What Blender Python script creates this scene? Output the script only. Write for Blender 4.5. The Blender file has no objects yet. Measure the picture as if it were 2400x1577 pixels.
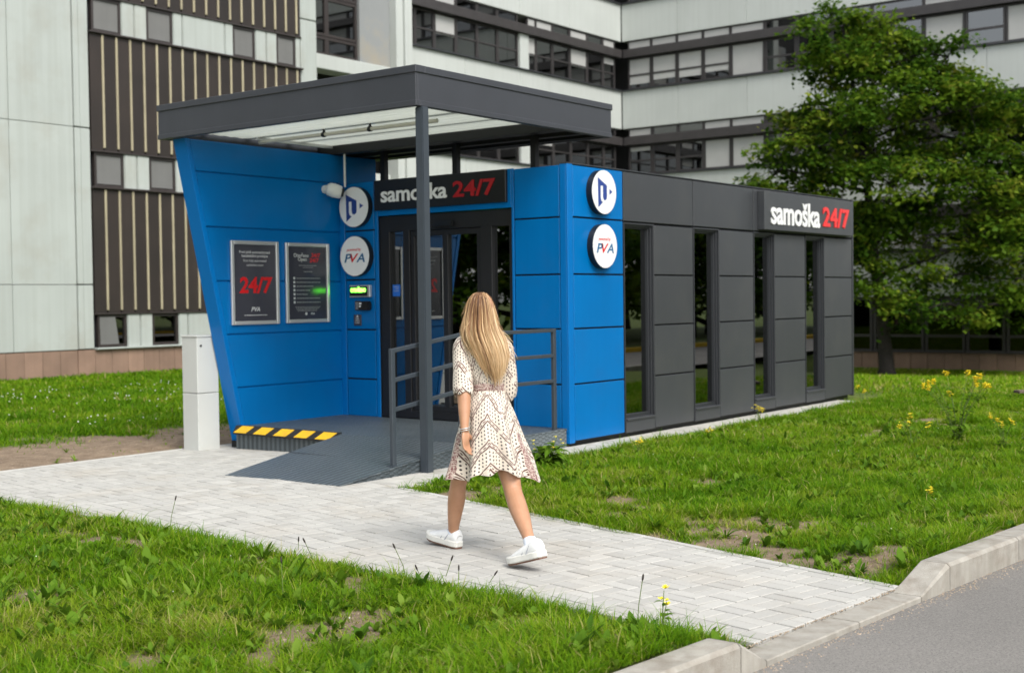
import bpy, bmesh, math, random
import numpy as np
from mathutils import Vector, Matrix
R_ = math.radians
random.seed(7)
rng = np.random.default_rng(11)
sc = bpy.context.scene
COL = sc.collection

# ------------------------------------------------------------------ camera
cam_d = bpy.data.cameras.new('camera')
cam = bpy.data.objects.new('camera', cam_d)
COL.objects.link(cam)
sc.camera = cam
_y, _p, _r = R_(37.39075537), R_(-1.70079342), R_(-0.71536098)
fwd = Vector((math.cos(_y) * math.cos(_p), math.sin(_y) * math.cos(_p), math.sin(_p)))
rt0 = Vector((math.sin(_y), -math.cos(_y), 0))
up0 = rt0.cross(fwd)
rt1 = math.cos(_r) * rt0 + math.sin(_r) * up0
up1 = -math.sin(_r) * rt0 + math.cos(_r) * up0
CAM = Vector((-11.362, -7.917, 1.62))
cam.matrix_world = Matrix(((rt1.x, up1.x, -fwd.x, CAM.x), (rt1.y, up1.y, -fwd.y, CAM.y), (rt1.z, up1.z, -fwd.z, CAM.z), (0, 0, 0, 1)))
cam_d.sensor_width = 36
cam_d.lens = 3021.56 / 2400 * 36
cam_d.clip_end = 2000
cam_d.dof.use_dof = True
cam_d.dof.focus_distance = 8.0
cam_d.dof.aperture_fstop = 2.8

# ------------------------------------------------------------------ sky, sun, exposure
SUN_EL, SUN_AZ = 48, 248            # azimuth of the sun seen from the scene, counter-clockwise from +X
wd = bpy.data.worlds.new('World')
sc.world = wd
wd.use_nodes = True
wn = wd.node_tree
bg = wn.nodes['Background']
sky = wn.nodes.new('ShaderNodeTexSky')
sky.sky_type = 'NISHITA'
sky.sun_disc = False
sky.sun_elevation = R_(SUN_EL)
sky.sun_rotation = R_(90 - SUN_AZ)
sky.altitude = 200
sky.air_density = 1.0
sky.dust_density = 1.5
sky.ozone_density = 1.0
hs = wn.nodes.new('ShaderNodeHueSaturation')      # a thin, even layer of cloud: the blue is washed out
hs.inputs['Saturation'].default_value = 0.22
wn.links.new(sky.outputs[0], hs.inputs['Color'])
wn.links.new(hs.outputs[0], bg.inputs['Color'])
bg.inputs['Strength'].default_value = 0.14
sun_d = bpy.data.lights.new('sun', 'SUN')
sun_d.energy = 1.4
sun_d.angle = R_(26)
sun_d.color = (1.0, 0.95, 0.88)
sun = bpy.data.objects.new('sun', sun_d)
COL.objects.link(sun)
_sd = Vector((math.cos(R_(SUN_AZ)) * math.cos(R_(SUN_EL)), math.sin(R_(SUN_AZ)) * math.cos(R_(SUN_EL)), math.sin(R_(SUN_EL))))
sun.rotation_euler = (-_sd).to_track_quat('-Z', 'Y').to_euler()
sun.location = (-20, -30, 30)
sc.view_settings.view_transform = 'Standard'
sc.view_settings.look = 'None'
sc.view_settings.gamma = 1
sc.view_settings.use_curve_mapping = False
sc.view_settings.exposure = 1.15
sc.cycles.use_denoising = True
sc.cycles.max_bounces = 8
sc.cycles.transparent_max_bounces = 8

# ------------------------------------------------------------------ helpers
class MB:
    def __init__(s):
        s.v = []; s.f = []
    def add(s, vs, fs):
        n = len(s.v); s.v += [tuple(p) for p in vs]; s.f += [tuple(i + n for i in f) for f in fs]; return s
    def box(s, x0, y0, z0, x1, y1, z1):
        if x1 < x0: x0, x1 = x1, x0
        if y1 < y0: y0, y1 = y1, y0
        if z1 < z0: z0, z1 = z1, z0
        return s.add([(x0,y0,z0),(x1,y0,z0),(x1,y1,z0),(x0,y1,z0),(x0,y0,z1),(x1,y0,z1),(x1,y1,z1),(x0,y1,z1)],
                     [(0,3,2,1),(4,5,6,7),(0,1,5,4),(1,2,6,5),(2,3,7,6),(3,0,4,7)])
    def bar(s, p, q, w, h, up=(0,0,1)):
        p = Vector(p); q = Vector(q); d = (q - p).normalized(); a = d.cross(Vector(up)).normalized(); b = a.cross(d)
        vs = []
        for e in (p, q):
            for i, j in ((-1,-1),(1,-1),(1,1),(-1,1)):
                vs.append(e + a * (i * w / 2) + b * (j * h / 2))
        return s.add(vs, [(0,1,2,3),(7,6,5,4),(0,4,5,1),(1,5,6,2),(2,6,7,3),(3,7,4,0)])
    def tube(s, pts, rad, n=8, cap=True, up=(0.13,0.21,1)):
        pts = [Vector(p) for p in pts]
        if not hasattr(rad, '__len__'): rad = [rad] * len(pts)
        vs = []; fs = []
        for i, p in enumerate(pts):
            d = (pts[min(i+1, len(pts)-1)] - pts[max(i-1, 0)]).normalized()
            a = d.cross(Vector(up)).normalized(); b = a.cross(d)
            for k in range(n):
                t = 2 * math.pi * k / n
                vs.append(p + (a * math.cos(t) + b * math.sin(t)) * rad[i])
        for i in range(len(pts) - 1):
            for k in range(n):
                k2 = (k + 1) % n
                fs.append((i*n+k, i*n+k2, (i+1)*n+k2, (i+1)*n+k))
        if cap:
            fs.append(tuple(range(n-1, -1, -1))); fs.append(tuple((len(pts)-1)*n + k for k in range(n)))
        return s.add(vs, fs)
    def prism(s, pts, fn, d0, d1):
        """pts: 2-D outline (ccw); fn(a, b, d) -> 3-D point; extruded from d0 to d1"""
        n = len(pts)
        vs = [fn(a, b, d0) for a, b in pts] + [fn(a, b, d1) for a, b in pts]
        fs = [tuple(range(n-1, -1, -1)), tuple(range(n, 2*n))]
        fs += [(i, (i+1) % n, (i+1) % n + n, i + n) for i in range(n)]
        return s.add(vs, fs)
    def mesh(s, name, mat, origin=(0,0,0), bevel=0.0, smooth=False, segs=1):
        me = bpy.data.meshes.new(name)
        ox, oy, oz = origin
        me.from_pydata([(x-ox, y-oy, z-oz) for x, y, z in s.v], [], s.f)
        bm = bmesh.new(); bm.from_mesh(me)
        if bevel > 0:
            bmesh.ops.bevel(bm, geom=bm.edges[:] , offset=bevel, segments=segs, affect='EDGES', clamp_overlap=True)
        bmesh.ops.recalc_face_normals(bm, faces=bm.faces[:])
        bm.to_mesh(me); bm.free()
        if mat: me.materials.append(mat)
        if smooth:
            for p in me.polygons: p.use_smooth = True
        return me
    def build(s, name, mat, parent=None, bevel=0.0, smooth=False, segs=1):
        org = wloc(parent) if parent else (0,0,0)
        return link(name, s.mesh(name, mat, org, bevel, smooth, segs), parent)
WL = {}
def wloc(o):
    return WL.get(o.name, (0,0,0)) if o else (0,0,0)
def link(name, data, parent=None):
    o = bpy.data.objects.new(name, data); COL.objects.link(o)
    if parent:
        o.parent = parent; WL[o.name] = wloc(parent)
    return o
def tag(o, label=None, cat=None, group=None, kind=None):
    if label: o['label'] = label
    if cat: o['category'] = cat
    if group: o['group'] = group
    if kind: o['kind'] = kind
    return o
def thing(name, loc, label, cat, group=None):
    o = bpy.data.objects.new(name, None); COL.objects.link(o)
    o.location = loc; o.empty_display_size = 0.2; WL[o.name] = tuple(loc)
    return tag(o, label, cat, group)
def B(*a): return MB().box(*a)

# value noise on arrays
_grid = np.random.default_rng(5).random((256, 256))
def vnoise(x, y, scale, seed=0):
    x = np.asarray(x, float) / scale + seed * 17.31; y = np.asarray(y, float) / scale + seed * 9.77
    xi = np.floor(x).astype(int); yi = np.floor(y).astype(int)
    fx = x - xi; fy = y - yi
    fx = fx * fx * (3 - 2 * fx); fy = fy * fy * (3 - 2 * fy)
    g = lambda i, j: _grid[i & 255, j & 255]
    return (g(xi, yi) * (1-fx) + g(xi+1, yi) * fx) * (1-fy) + (g(xi, yi+1) * (1-fx) + g(xi+1, yi+1) * fx) * fy
def sstep(a, b, x):
    t = np.clip((np.asarray(x, float) - a) / (b - a), 0, 1); return t * t * (3 - 2 * t)

# ------------------------------------------------------------------ materials
def nodes(name):
    m = bpy.data.materials.new(name); m.use_nodes = True
    return m, m.node_tree.nodes, m.node_tree.links, m.node_tree.nodes['Principled BSDF']
def mixc(N, L, fac, a, b, mode='MIX'):
    x = N.new('ShaderNodeMix'); x.data_type = 'RGBA'; x.blend_type = mode
    for i, v in ((0, fac), (6, a), (7, b)):
        if hasattr(v, 'is_output'): L.new(v, x.inputs[i])
        elif i == 0: x.inputs[0].default_value = v
        else: x.inputs[i].default_value = (*v, 1) if len(v) == 3 else v
    return x.outputs[2]
def noise(N, L, scale, detail=4, rough=.55, vec=None, dist=0):
    n = N.new('ShaderNodeTexNoise'); n.inputs['Scale'].default_value = scale; n.inputs['Detail'].default_value = detail
    n.inputs['Roughness'].default_value = rough; n.inputs['Distortion'].default_value = dist
    if vec is None:
        tc = N.new('ShaderNodeTexCoord'); vec = tc.outputs['Object']
    L.new(vec, n.inputs['Vector']); return n.outputs['Fac']
def ramp(N, L, src, stops):
    r = N.new('ShaderNodeValToRGB'); e = r.color_ramp.elements
    while len(e) < len(stops): e.new(0.5)
    for i, (p, c) in enumerate(stops):
        e[i].position = p; e[i].color = (c, c, c, 1) if not hasattr(c, '__len__') else (*c, 1)
    L.new(src, r.inputs[0]); return r.outputs[0]
def mapping(N, L, scale, rot=(0,0,0)):
    tc = N.new('ShaderNodeTexCoord'); mp = N.new('ShaderNodeMapping')
    mp.inputs['Scale'].default_value = scale; mp.inputs['Rotation'].default_value = rot
    L.new(tc.outputs['Object'], mp.inputs['Vector']); return mp.outputs[0]
def pm(name, col, rough=.6, metal=0, var=0.0, vscale=2.0, bump=0.0, bscale=60, spec=.5, coat=0, orand=0.0,
       streak=0.0, wave=0.0, wscale=1.5, dirt=None, dirtamt=0.0, dscale=1.2):
    """general painted / mineral surface: base colour, mottling, vertical weather streaks, fine relief, panel warp"""
    m, N, L, P = nodes(name)
    P.inputs['Roughness'].default_value = rough; P.inputs['Metallic'].default_value = metal
    P.inputs['Specular IOR Level'].default_value = spec
    if coat: P.inputs['Coat Weight'].default_value = coat; P.inputs['Coat Roughness'].default_value = .12
    c = None
    if var:
        f = ramp(N, L, noise(N, L, vscale, 6), [(.3, 0), (.7, 1)])
        c = mixc(N, L, f, tuple(x * (1 - var) for x in col), tuple(min(1, x * (1 + var)) for x in col))
    if streak:
        v = mapping(N, L, (5, 5, .12))
        f = ramp(N, L, noise(N, L, 1.6, 5, .6, v), [(.42, 0), (.75, 1)])
        mu = N.new('ShaderNodeMath'); mu.operation = 'MULTIPLY'; mu.inputs[1].default_value = streak; L.new(f, mu.inputs[0])
        c = mixc(N, L, mu.outputs[0], c if c else col, tuple(x * .62 for x in (col[0], col[1]*.97, col[2]*.9)))
    if dirt:
        f = ramp(N, L, noise(N, L, dscale, 7, .62), [(.5, 0), (.72, 1)])
        mu = N.new('ShaderNodeMath'); mu.operation = 'MULTIPLY'; mu.inputs[1].default_value = dirtamt; L.new(f, mu.inputs[0])
        c = mixc(N, L, mu.outputs[0], c if c else col, dirt)
    if orand:
        oi = N.new('ShaderNodeObjectInfo'); mr = N.new('ShaderNodeMapRange')
        mr.inputs[3].default_value = 1 - orand; mr.inputs[4].default_value = 1 + orand
        L.new(oi.outputs['Random'], mr.inputs[0])
        cb = N.new('ShaderNodeCombineColor')
        for i in range(3): L.new(mr.outputs[0], cb.inputs[i])
        c = mixc(N, L, 1.0, c if c else col, cb.outputs[0], 'MULTIPLY')
    if c is None: P.inputs['Base Color'].default_value = (*col, 1)
    else: L.new(c, P.inputs['Base Color'])
    h = None
    if bump:
        b = N.new('ShaderNodeBump'); b.inputs['Strength'].default_value = bump; b.inputs['Distance'].default_value = .01
        L.new(noise(N, L, bscale, 6, .6), b.inputs['Height']); h = b
    if wave:
        b = N.new('ShaderNodeBump'); b.inputs['Strength'].default_value = wave; b.inputs['Distance'].default_value = .05
        L.new(noise(N, L, wscale, 1, .3), b.inputs['Height'])
        if h: L.new(h.outputs[0], b.inputs['Normal'])
        h = b
    if h: L.new(h.outputs[0], P.inputs['Normal'])
    return m
def emis(name, col, st):
    m, N, L, P = nodes(name)
    P.inputs['Base Color'].default_value = (0.01, 0.01, 0.01, 1)
    P.inputs['Emission Color'].default_value = (*col, 1); P.inputs['Emission Strength'].default_value = st
    return m
def glass(name, tint=(.25,.27,.27), refl=1.5, rough=0.0):
    m, N, L, P = nodes(name)
    N.remove(P); out = N['Material Output']
    t = N.new('ShaderNodeBsdfTransparent'); t.inputs[0].default_value = (*tint, 1)
    g = N.new('ShaderNodeBsdfGlossy'); g.inputs['Roughness'].default_value = rough; g.inputs[0].default_value = (.9, .92, .92, 1)
    fr = N.new('ShaderNodeFresnel'); fr.inputs[0].default_value = refl
    mx = N.new('ShaderNodeMixShader'); L.new(fr.outputs[0], mx.inputs[0]); L.new(t.outputs[0], mx.inputs[1]); L.new(g.outputs[0], mx.inputs[2])
    L.new(mx.outputs[0], out.inputs[0]); return m

M = {}
M['blue'] = pm('blue_panel', (.0, .138, .405), .26, var=.06, vscale=1.2, wave=.16, wscale=1.3, spec=.28, orand=.06, streak=.10, dirt=(.02, .11, .30), dirtamt=.22, dscale=2.2)
M['bluetrim'] = pm('blue_trim', (.0, .138, .42), .30, var=.04, spec=.28)
M['anth'] = pm('anthracite_panel', (.043, .046, .051), .42, var=.05, vscale=1.5, wave=.10, wscale=1.4, orand=.07, bump=.03, bscale=300, streak=.14, dirt=(.075, .075, .07), dirtamt=.3, dscale=1.8)
M['anthtrim'] = pm('anthracite_trim', (.027, .029, .033), .40, var=.05, bump=.03, bscale=200)
M['fascia'] = pm('canopy_fascia', (.040, .043, .051), .45, var=.07, vscale=2.5, bump=.04, bscale=250, streak=.12)
M['black'] = pm('black_metal', (.008, .008, .009), .5)
M['blackgloss'] = pm('black_sign', (.010, .010, .011), .35, var=.1)
M['gap'] = pm('dark_joint', (.004, .005, .008), .9)
M['steel'] = pm('grey_painted_steel', (.042, .052, .064), .42, var=.06, vscale=6, bump=.03, bscale=150)
M['white'] = pm('white_plastic', (.78, .78, .76), .4)
M['signwhite'] = pm('sign_white', (.80, .80, .79), .35)
M['red'] = pm('sign_red', (.62, .010, .014), .4)
M['logoblue'] = pm('logo_blue', (.018, .05, .24), .45)
M['logocyan'] = pm('logo_sea_blue', (.0, .10, .24), .45)
M['alu'] = pm('brushed_aluminium', (.62, .62, .61), .35, metal=.6, var=.05)
M['poster'] = pm('poster_paper', (.040, .041, .056), .16, var=.05, spec=.6)
M['ink'] = pm('poster_ink', (.55, .55, .55), .5)
M['inkgrey'] = pm('poster_ink_grey', (.22, .22, .23), .5)
M['glass'] = glass('kiosk_glass', (.20, .22, .22), 2.9)
M['bglass'] = glass('office_glass', (.10, .11, .11), 2.3)
M['sglass'] = glass('shaded_glass', (.10, .11, .11), 1.4)  # office glass with the tree's shade put in as weaker reflection
M['led'] = emis('led_green', (.12, 1.0, .04), 7)
M['ledrefl'] = emis('led_reflection', (.1, 1.0, .12), 12)
M['yellow'] = pm('yellow_rubber', (.80, .47, .010), .55, var=.06, vscale=8, dirt=(.2, .14, .05), dirtamt=.35, dscale=9)
M['rubber'] = pm('black_rubber', (.012, .012, .012), .6)
M['cab'] = pm('cabinet_shell', (.55, .56, .53), .55, var=.03, bump=.05, bscale=120, dirt=(.36, .34, .29), dirtamt=.25)
M['wall'] = pm('white_wall_panel', (.39, .42, .395), .8, var=.06, vscale=.7, streak=.28, bump=.1, bscale=30, orand=.025, dirt=(.29, .27, .22), dirtamt=.4, dscale=.9)
M['band'] = pm('white_band_panel', (.47, .495, .47), .8, var=.05, vscale=.5, streak=.16, bump=.08, bscale=20, orand=.02)
M['wallgrey'] = pm('grey_wall_panel', (.25, .26, .26), .85, var=.05, vscale=.7, dirt=(.34, .29, .21), dirtamt=.8, dscale=.7)
M['boards'] = pm('brown_cladding', (.021, .0145, .0115), .62, var=.28, vscale=1.0, streak=.45, orand=.22, bump=.1, bscale=40)
M['batten'] = pm('cream_batten', (.36, .315, .21), .7, var=.12, vscale=2, streak=.3, orand=.14)
M['brownmetal'] = pm('brown_window_metal', (.030, .023, .021), .5, var=.15, vscale=4)
M['blind'] = pm('grey_blind', (.15, .15, .145), .8, var=.05, vscale=2, streak=.15, orand=.05)
M['blindw'] = pm('pale_blind', (.40, .40, .385), .8, var=.04, vscale=2, orand=.04)
M['tile'] = pm('plinth_tile', (.255, .165, .120), .75, var=.16, vscale=1.6, orand=.12, streak=.25, bump=.1, bscale=50)
M['room'] = pm('dark_room', (.03, .03, .03), .9)
M['bark'] = pm('bark', (.022, .018, .015), .9, var=.35, vscale=9, bump=.8, bscale=22)
M['kerb'] = pm('kerb_concrete', (.345, .325, .285), .88, var=.14, vscale=7, bump=.45, bscale=110, dirt=(.17, .135, .10), dirtamt=.6, dscale=6, orand=.07, streak=.7)
M['edging'] = pm('edging_concrete', (.47, .46, .43), .85, var=.07, vscale=6, bump=.2, bscale=120, orand=.05)
M['sand'] = pm('joint_sand', (.22, .205, .175), .95, var=.25, vscale=8, bump=.3, bscale=200)
# ------------------------------------------------------------------ lettering
def text_raw(s, bold=0.0, shear=0.0, extrude=0.01, spacing=1.0):
    c = bpy.data.curves.new('txt', 'FONT'); c.body = s; c.size = 1; c.offset = bold; c.shear = shear
    c.extrude = extrude; c.resolution_u = 3; c.space_character = spacing
    o = bpy.data.objects.new('txt', c); COL.objects.link(o)
    dg = bpy.context.evaluated_depsgraph_get(); dg.update()
    me = bpy.data.meshes.new_from_object(o.evaluated_get(dg))
    vs = [tuple(v.co) for v in me.vertices]; fs = [tuple(p.vertices) for p in me.polygons]
    bpy.data.objects.remove(o); bpy.data.curves.remove(c); bpy.data.meshes.remove(me)
    return vs, fs
def put_text(mb, s, o, right, up, nrm, width=None, height=None, bold=.02, shear=0, thick=.004, anchor='c', spacing=1.0):
    """fits a line of text into width and/or height (metres); o is the lower-left (anchor l) or lower-centre point"""
    vs, fs = text_raw(s, bold, shear, .5, spacing)
    if not vs: return mb
    xs = [v[0] for v in vs]; ys = [v[1] for v in vs]
    w = max(xs) - min(xs); h = max(ys) - min(ys)
    kx = width / w if width else height / h
    ky = height / h if height else kx
    ox = min(xs) if anchor == 'l' else (min(xs) + max(xs)) / 2
    o = Vector(o); right = Vector(right); up = Vector(up); nrm = Vector(nrm)
    return mb.add([o + right * ((x - ox) * kx) + up * ((y - min(ys)) * ky) + nrm * ((z + .5) * thick) for x, y, z in vs], fs)
XP, YM, ZP = (1,0,0), (0,-1,0), (0,0,1)

# ------------------------------------------------------------------ the kiosk
kiosk = thing('kiosk', (3.85, 1.75, 0), 'single-storey shop kiosk clad in blue and anthracite panels with tall narrow windows', 'kiosk')
ROWS = [.06, .68, 1.28, 1.87, 2.485, 3.05]
G2 = .009
def panelR(x0, x1, z0, z1, m, y=0.0):
    return B(x0 + G2, y, z0 + G2, x1 - G2, y + .022, z1 - G2).build('panel', m, kiosk, bevel=.004)
def panelF(y0, y1, z0, z1, m, x=0.0):
    return B(x, y0 + G2, z0 + G2, x + .022, y1 - G2, z1 - G2).build('panel', m, kiosk, bevel=.004)
WIN = [(1.115, 1.775), (2.72, 3.385), (4.35, 4.98), (5.97, 6.63)]
# carcass: plinth, backing walls, roof, floor
B(.06, .06, 0.0 - .09, 7.62, 3.55, .075).build('plinth', M['black'], kiosk)
mb = MB()
edges = [.02] + [e for w in WIN for e in w] + [7.68]
for i in range(0, len(edges), 2):
    mb.box(edges[i], .026, .07, edges[i+1], .24, 2.47)
mb.box(.02, .026, 2.47, 7.68, .24, 3.03)
mb.build('wall_core', M['gap'], kiosk)
mb = MB(); mb.box(.026, .25, .2, .24, .745, 2.63); mb.box(.026, 2.785, .2, .24, 3.40, 2.63); mb.box(.026, .25, 2.63, .24, 3.40, 3.03)
mb.build('wall_core', M['gap'], kiosk)
mb = MB(); mb.box(7.45, .26, .08, 7.69, 3.36, 3.03); mb.box(.26, 3.38, .08, 7.69, 3.595, 3.03)
mb.build('wall_core', M['anth'], kiosk)
B(.1, .1, 2.93, 7.6, 3.5, 2.985).build('roof', M['anthtrim'], kiosk)
B(.26, .26, .08, 7.43, 3.37, .205).build('floor_slab', M['room'], kiosk)
# right-hand face: blue corner bay, then grey bays
for a, b in zip(ROWS[:-1], ROWS[1:]):
    panelR(.10, 1.105, a, b, M['blue'])
    panelF(.10, .72, max(a, .20), b, M['blue'])
mb = MB(); mb.box(-.002, -.002, .045, .10, .02, 3.055); mb.box(-.002, .02, .045, .02, .10, 3.055)
mb.build('corner_trim', M['bluetrim'], kiosk, bevel=.004)
for (x0, x1) in ((1.78, 2.712), (3.39, 4.342), (4.985, 5.962), (6.635, 7.655)):
    for a, b in zip(ROWS[:-2], ROWS[1:-1]):
        panelR(x0, x1, a, b if b < 2.4 else 2.465, M['anth'])
for x0, x1 in ((1.11, 2.715), (2.715, 4.345), (4.345, 5.97), (5.97, 7.655)):
    panelR(x0, x1, 2.475, 3.05, M['anth'])
B(7.655, -.006, .05, 7.705, .05, 3.055).build('corner_trim', M['anthtrim'], kiosk, bevel=.003)
B(-.004, -.004, 3.052, 7.705, .10, 3.066).build('coping', M['anthtrim'], kiosk, bevel=.002)
for (x0, x1) in WIN:                                   # deep-set windows with stepped frames
    mb = MB()
    for k, (w, ya, yb) in enumerate(((.020, -.004, .14), (.042, .022, .14), (.062, .048, .14))):
        x0k, x1k, zt = x0 + .001, x1 - .001, 2.468
        mb.box(x0k, ya, .06, x0k + w * .75, yb, zt - .002 * k)
        mb.box(x1k - w, ya, .06, x1k, yb, zt - .002 * k)
        mb.box(x0k + .003, ya + .002, zt - w, x1k - .003, yb - .002, zt - .001)
    mb.box(x0 + .004, .05, .06, x1 - .004, .138, .262)
    fr = mb.build('window', M['anthtrim'], kiosk, bevel=.003)
    B(x0 + .04, .085, .25, x1 - .05, .092, 2.42).build('pane', M['glass'], fr)
    mb = MB(); mb.box(x0 + .02, -.006, .062, x1 - .02, .048, .20); mb.box(x0 + .02, -.022, .20, x1 - .02, .049, .222)
    mb.build('sill', M['anth'], fr, bevel=.003)
# front face
B(-.001, .722, .205, .02, .752, 3.05).build('door_trim', M['bluetrim'], kiosk, bevel=.003)
B(-.001, 2.778, .205, .02, 2.828, 3.05).build('door_trim', M['bluetrim'], kiosk, bevel=.003)
B(-.001, .755, 2.622, .02, 2.775, 3.05).build('lintel_panel', M['blue'], kiosk, bevel=.003)
for a, b in zip([.20, .66, 1.26, 1.865, 2.46], [.66, 1.26, 1.865, 2.46, 3.05]):
    panelF(2.832, 3.325, a, b, M['blue'])
B(-.003, 3.328, .2, .02, 3.408, 3.05).build('corner_trim', M['bluetrim'], kiosk, bevel=.004)
# glazed sliding door with side lights
mb = MB()
mb.box(.03, .757, 2.43, .15, 2.773, 2.615); mb.box(.03, .757, .212, .15, 2.773, .30)
for y0, y1 in ((.757, .815), (1.06, 1.22), (2.30, 2.40), (2.62, 2.773)): mb.box(.031, y0, .29, .149, y1, 2.44)
door = mb.build('sliding_door', M['black'], kiosk, bevel=.004)
for y0, y1 in ((.81, 1.065), (1.215, 2.305), (2.395, 2.625)):
    B(.085, y0, .295, .093, y1, 2.435).build('pane', M['glass'], door)
mb = MB(); mb.box(.045, 1.23, 2.36, .12, 2.29, 2.425); mb.box(.045, 1.23, .30, .12, 2.29, .37)
for y0, y1 in ((1.225, 1.29), (1.72, 1.80), (2.235, 2.298)): mb.box(.046, y0, .31, .119, y1, 2.42)
mb.build('door_leaf', M['black'], door, bevel=.004)
B(-.03, 1.59, 2.455, .03, 1.90, 2.515).build('motion_sensor', M['blackgloss'], door, bevel=.012, segs=2)
B(.078, 2.50, 1.66, .084, 2.62, 1.80).build('notice_sticker', pm('sticker_blue', (.02, .14, .55), .4), door)
mb = MB()
for k in range(3): mb.box(.076, 2.52, 1.77 - .025 * k, .078, 2.60 - .02 * (k % 2), 1.775 - .025 * k)
mb.build('sticker_print', M['ink'], door)
# interior: shelving with goods, a glowing arc standing in for the LED reflection
mb = MB(); mb.box(2.2, 1.2, .2, 2.25, 3.3, 2.2)
for z in (.5, .9, 1.3, 1.7, 2.1): mb.box(1.85, 1.2, z, 2.2, 3.3, z + .03)
shelf = mb.build('shop_shelving', pm('shelf_grey', (.12, .12, .12), .5), kiosk)
gm = [pm('goods_%s' % n, c, .5) for n, c in (('red', (.5, .02, .03)), ('yellow', (.55, .4, .03)), ('green', (.05, .3, .06)), ('white', (.6, .6, .58)))]
for i in range(44):
    z = (.53, .93, 1.33, 1.73)[i % 4]; y = 1.25 + .18 * (i // 4) + random.uniform(0, .03); h = random.uniform(.16, .32)
    B(1.9, y, z, 2.05, y + random.uniform(.09, .15), z + h).build('packet', random.choice(gm), shelf, bevel=.008)
mb = MB(); mb.tube([(.7 + .02 * k, 1.38 + .045 * k, 2.26 + .05 * math.sin(k * .42 + .2)) for k in range(8)], .018, 8)
mb.build('led_reflection_arc', M['ledrefl'], kiosk)

# slanted side wall left of the entrance
wing_x = lambda z: -1.6 - .2224 * (z - .03)
zz = [.03, .645, 1.25, 1.85, 2.45, 3.05, 3.40]
fy = lambda a, b, d: (a, d, b)
mb = MB(); mb.prism([(-.0, .04), (wing_x(.04) + .03, .04), (wing_x(3.40) + .03, 3.40), (.66, 3.40), (.66, 3.06), (-.0, 3.06)][::-1], fy, 3.432, 3.585)
wing = mb.build('side_wall', M['bluetrim'], kiosk)
for a, b in zip(zz[:-1], zz[1:]):
    x1 = -.004 if a < 3.0 else .655
    a2, b2 = a + G2, b - G2
    for yy0, yy1 in ((3.41, 3.431), (3.586, 3.605)):
        mb = MB(); mb.prism([(wing_x(a2) + .066, a2), (x1, a2), (x1, b2), (wing_x(b2) + .066, b2)], fy, yy0, yy1)
        mb.build('panel', M['blue'], wing, bevel=.004)
mb = MB()
mb.add([(wing_x(z) + dx, y, z) for z in (.03, 3.40) for dx, y in ((0, 3.404), (.062, 3.404), (.062, 3.61), (0, 3.61))],
       [(0,1,2,3),(7,6,5,4),(0,4,5,1),(1,5,6,2),(2,6,7,3),(3,7,4,0)])
mb.build('edge_trim', M['bluetrim'], wing, bevel=.004)
B(-1.62, 3.42, -.12, -1.45, 3.59, .035).build('foot', M['black'], wing)
B(-.012, 3.409, .07, .24, 3.60, 3.04).build('corner_filler', M['bluetrim'], wing)

# ------------------------------------------------------------------ canopy
def soffit_mat():                                           # translucent white roofing sheet, daylight comes through it
    m = pm('soffit_white', (.82, .83, .76), .12, var=.05, vscale=2, spec=.8); N, L = m.node_tree.nodes, m.node_tree.links
    t = N.new('ShaderNodeBsdfTranslucent'); t.inputs[0].default_value = (.62, .66, .58, 1); mx = N.new('ShaderNodeMixShader'); mx.inputs[0].default_value = .40
    L.new(N['Principled BSDF'].outputs[0], mx.inputs[1]); L.new(t.outputs[0], mx.inputs[2]); L.new(mx.outputs[0], N['Material Output'].inputs[0]); return m
X0, X1, Y0, Y1, Z0, Z1 = -2.465, .81, -.045, 3.705, 3.395, 3.752
can = thing('entrance_canopy', (-.8, 1.8, 3.4), 'flat anthracite canopy roof over the kiosk entrance', 'canopy')
for nm, bx in (('fascia', (X0, Y0, Z0, X0 + .03, Y1, Z1)), ('fascia', (X0 + .031, Y0, Z0, X1, Y0 + .03, Z1)),
               ('fascia', (X0 + .031, Y1 - .03, Z0, X1, Y1, Z1)), ('fascia', (X1 - .03, Y0 + .031, Z0, X1, Y1 - .031, Z1))):
    B(*bx).build(nm, M['fascia'], can, bevel=.004)
mb = MB()
mb.box(X0 - .012, Y0 - .012, Z1 - .055, X0 + .12, Y1 + .012, Z1 + .012); mb.box(X0 + .121, Y0 - .012, Z1 - .055, X1 + .012, Y0 + .11, Z1 + .011)
mb.box(X0 + .121, Y1 - .11, Z1 - .055, X1 + .012, Y1 + .012, Z1 + .011); mb.box(X1 - .11, Y0 + .111, Z1 - .055, X1 + .012, Y1 - .111, Z1 + .01)
mb.build('coping', M['fascia'], can, bevel=.004)
mb = MB()
mb.box(X0 - .006, Y0 - .006, Z0 - .002, X0 + .06, Y1 + .006, Z0 + .05); mb.box(X0 + .061, Y0 - .006, Z0 - .002, X1 + .006, Y0 + .06, Z0 + .049)
mb.box(X1 - .06, Y0 + .061, Z0 - .001, X1 + .006, Y1, Z0 + .048)
mb.build('drip_trim', M['fascia'], can, bevel=.004)
mb = MB(); vs = []; n = 60                                # corrugated white soffit sheet
for i in range(n + 1):
    x = X0 + .07 + (2.28) * i / n; z = 3.505 + (.004 if i % 4 in (1, 2) else 0)
    vs += [(x, Y0 + .06, z), (x, Y1 - .06, z)]
mb.add(vs, [(2*i, 2*i+1, 2*i+3, 2*i+2) for i in range(n)])
mb.build('soffit', soffit_mat(), can)
for x in (-1.9, -1.24, -.6): B(x - .03, Y0 + .06, 3.53, x + .03, Y1 - .06, 3.60).build('purlin', M['steel'], can)
for x0, x1 in ((-.11, .05), (.33, .43), (.66, .76)):
    B(x0, Y0 + .035, 3.40, x1, Y1 - .035, 3.59).build('beam', M['black'], can)
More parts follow.
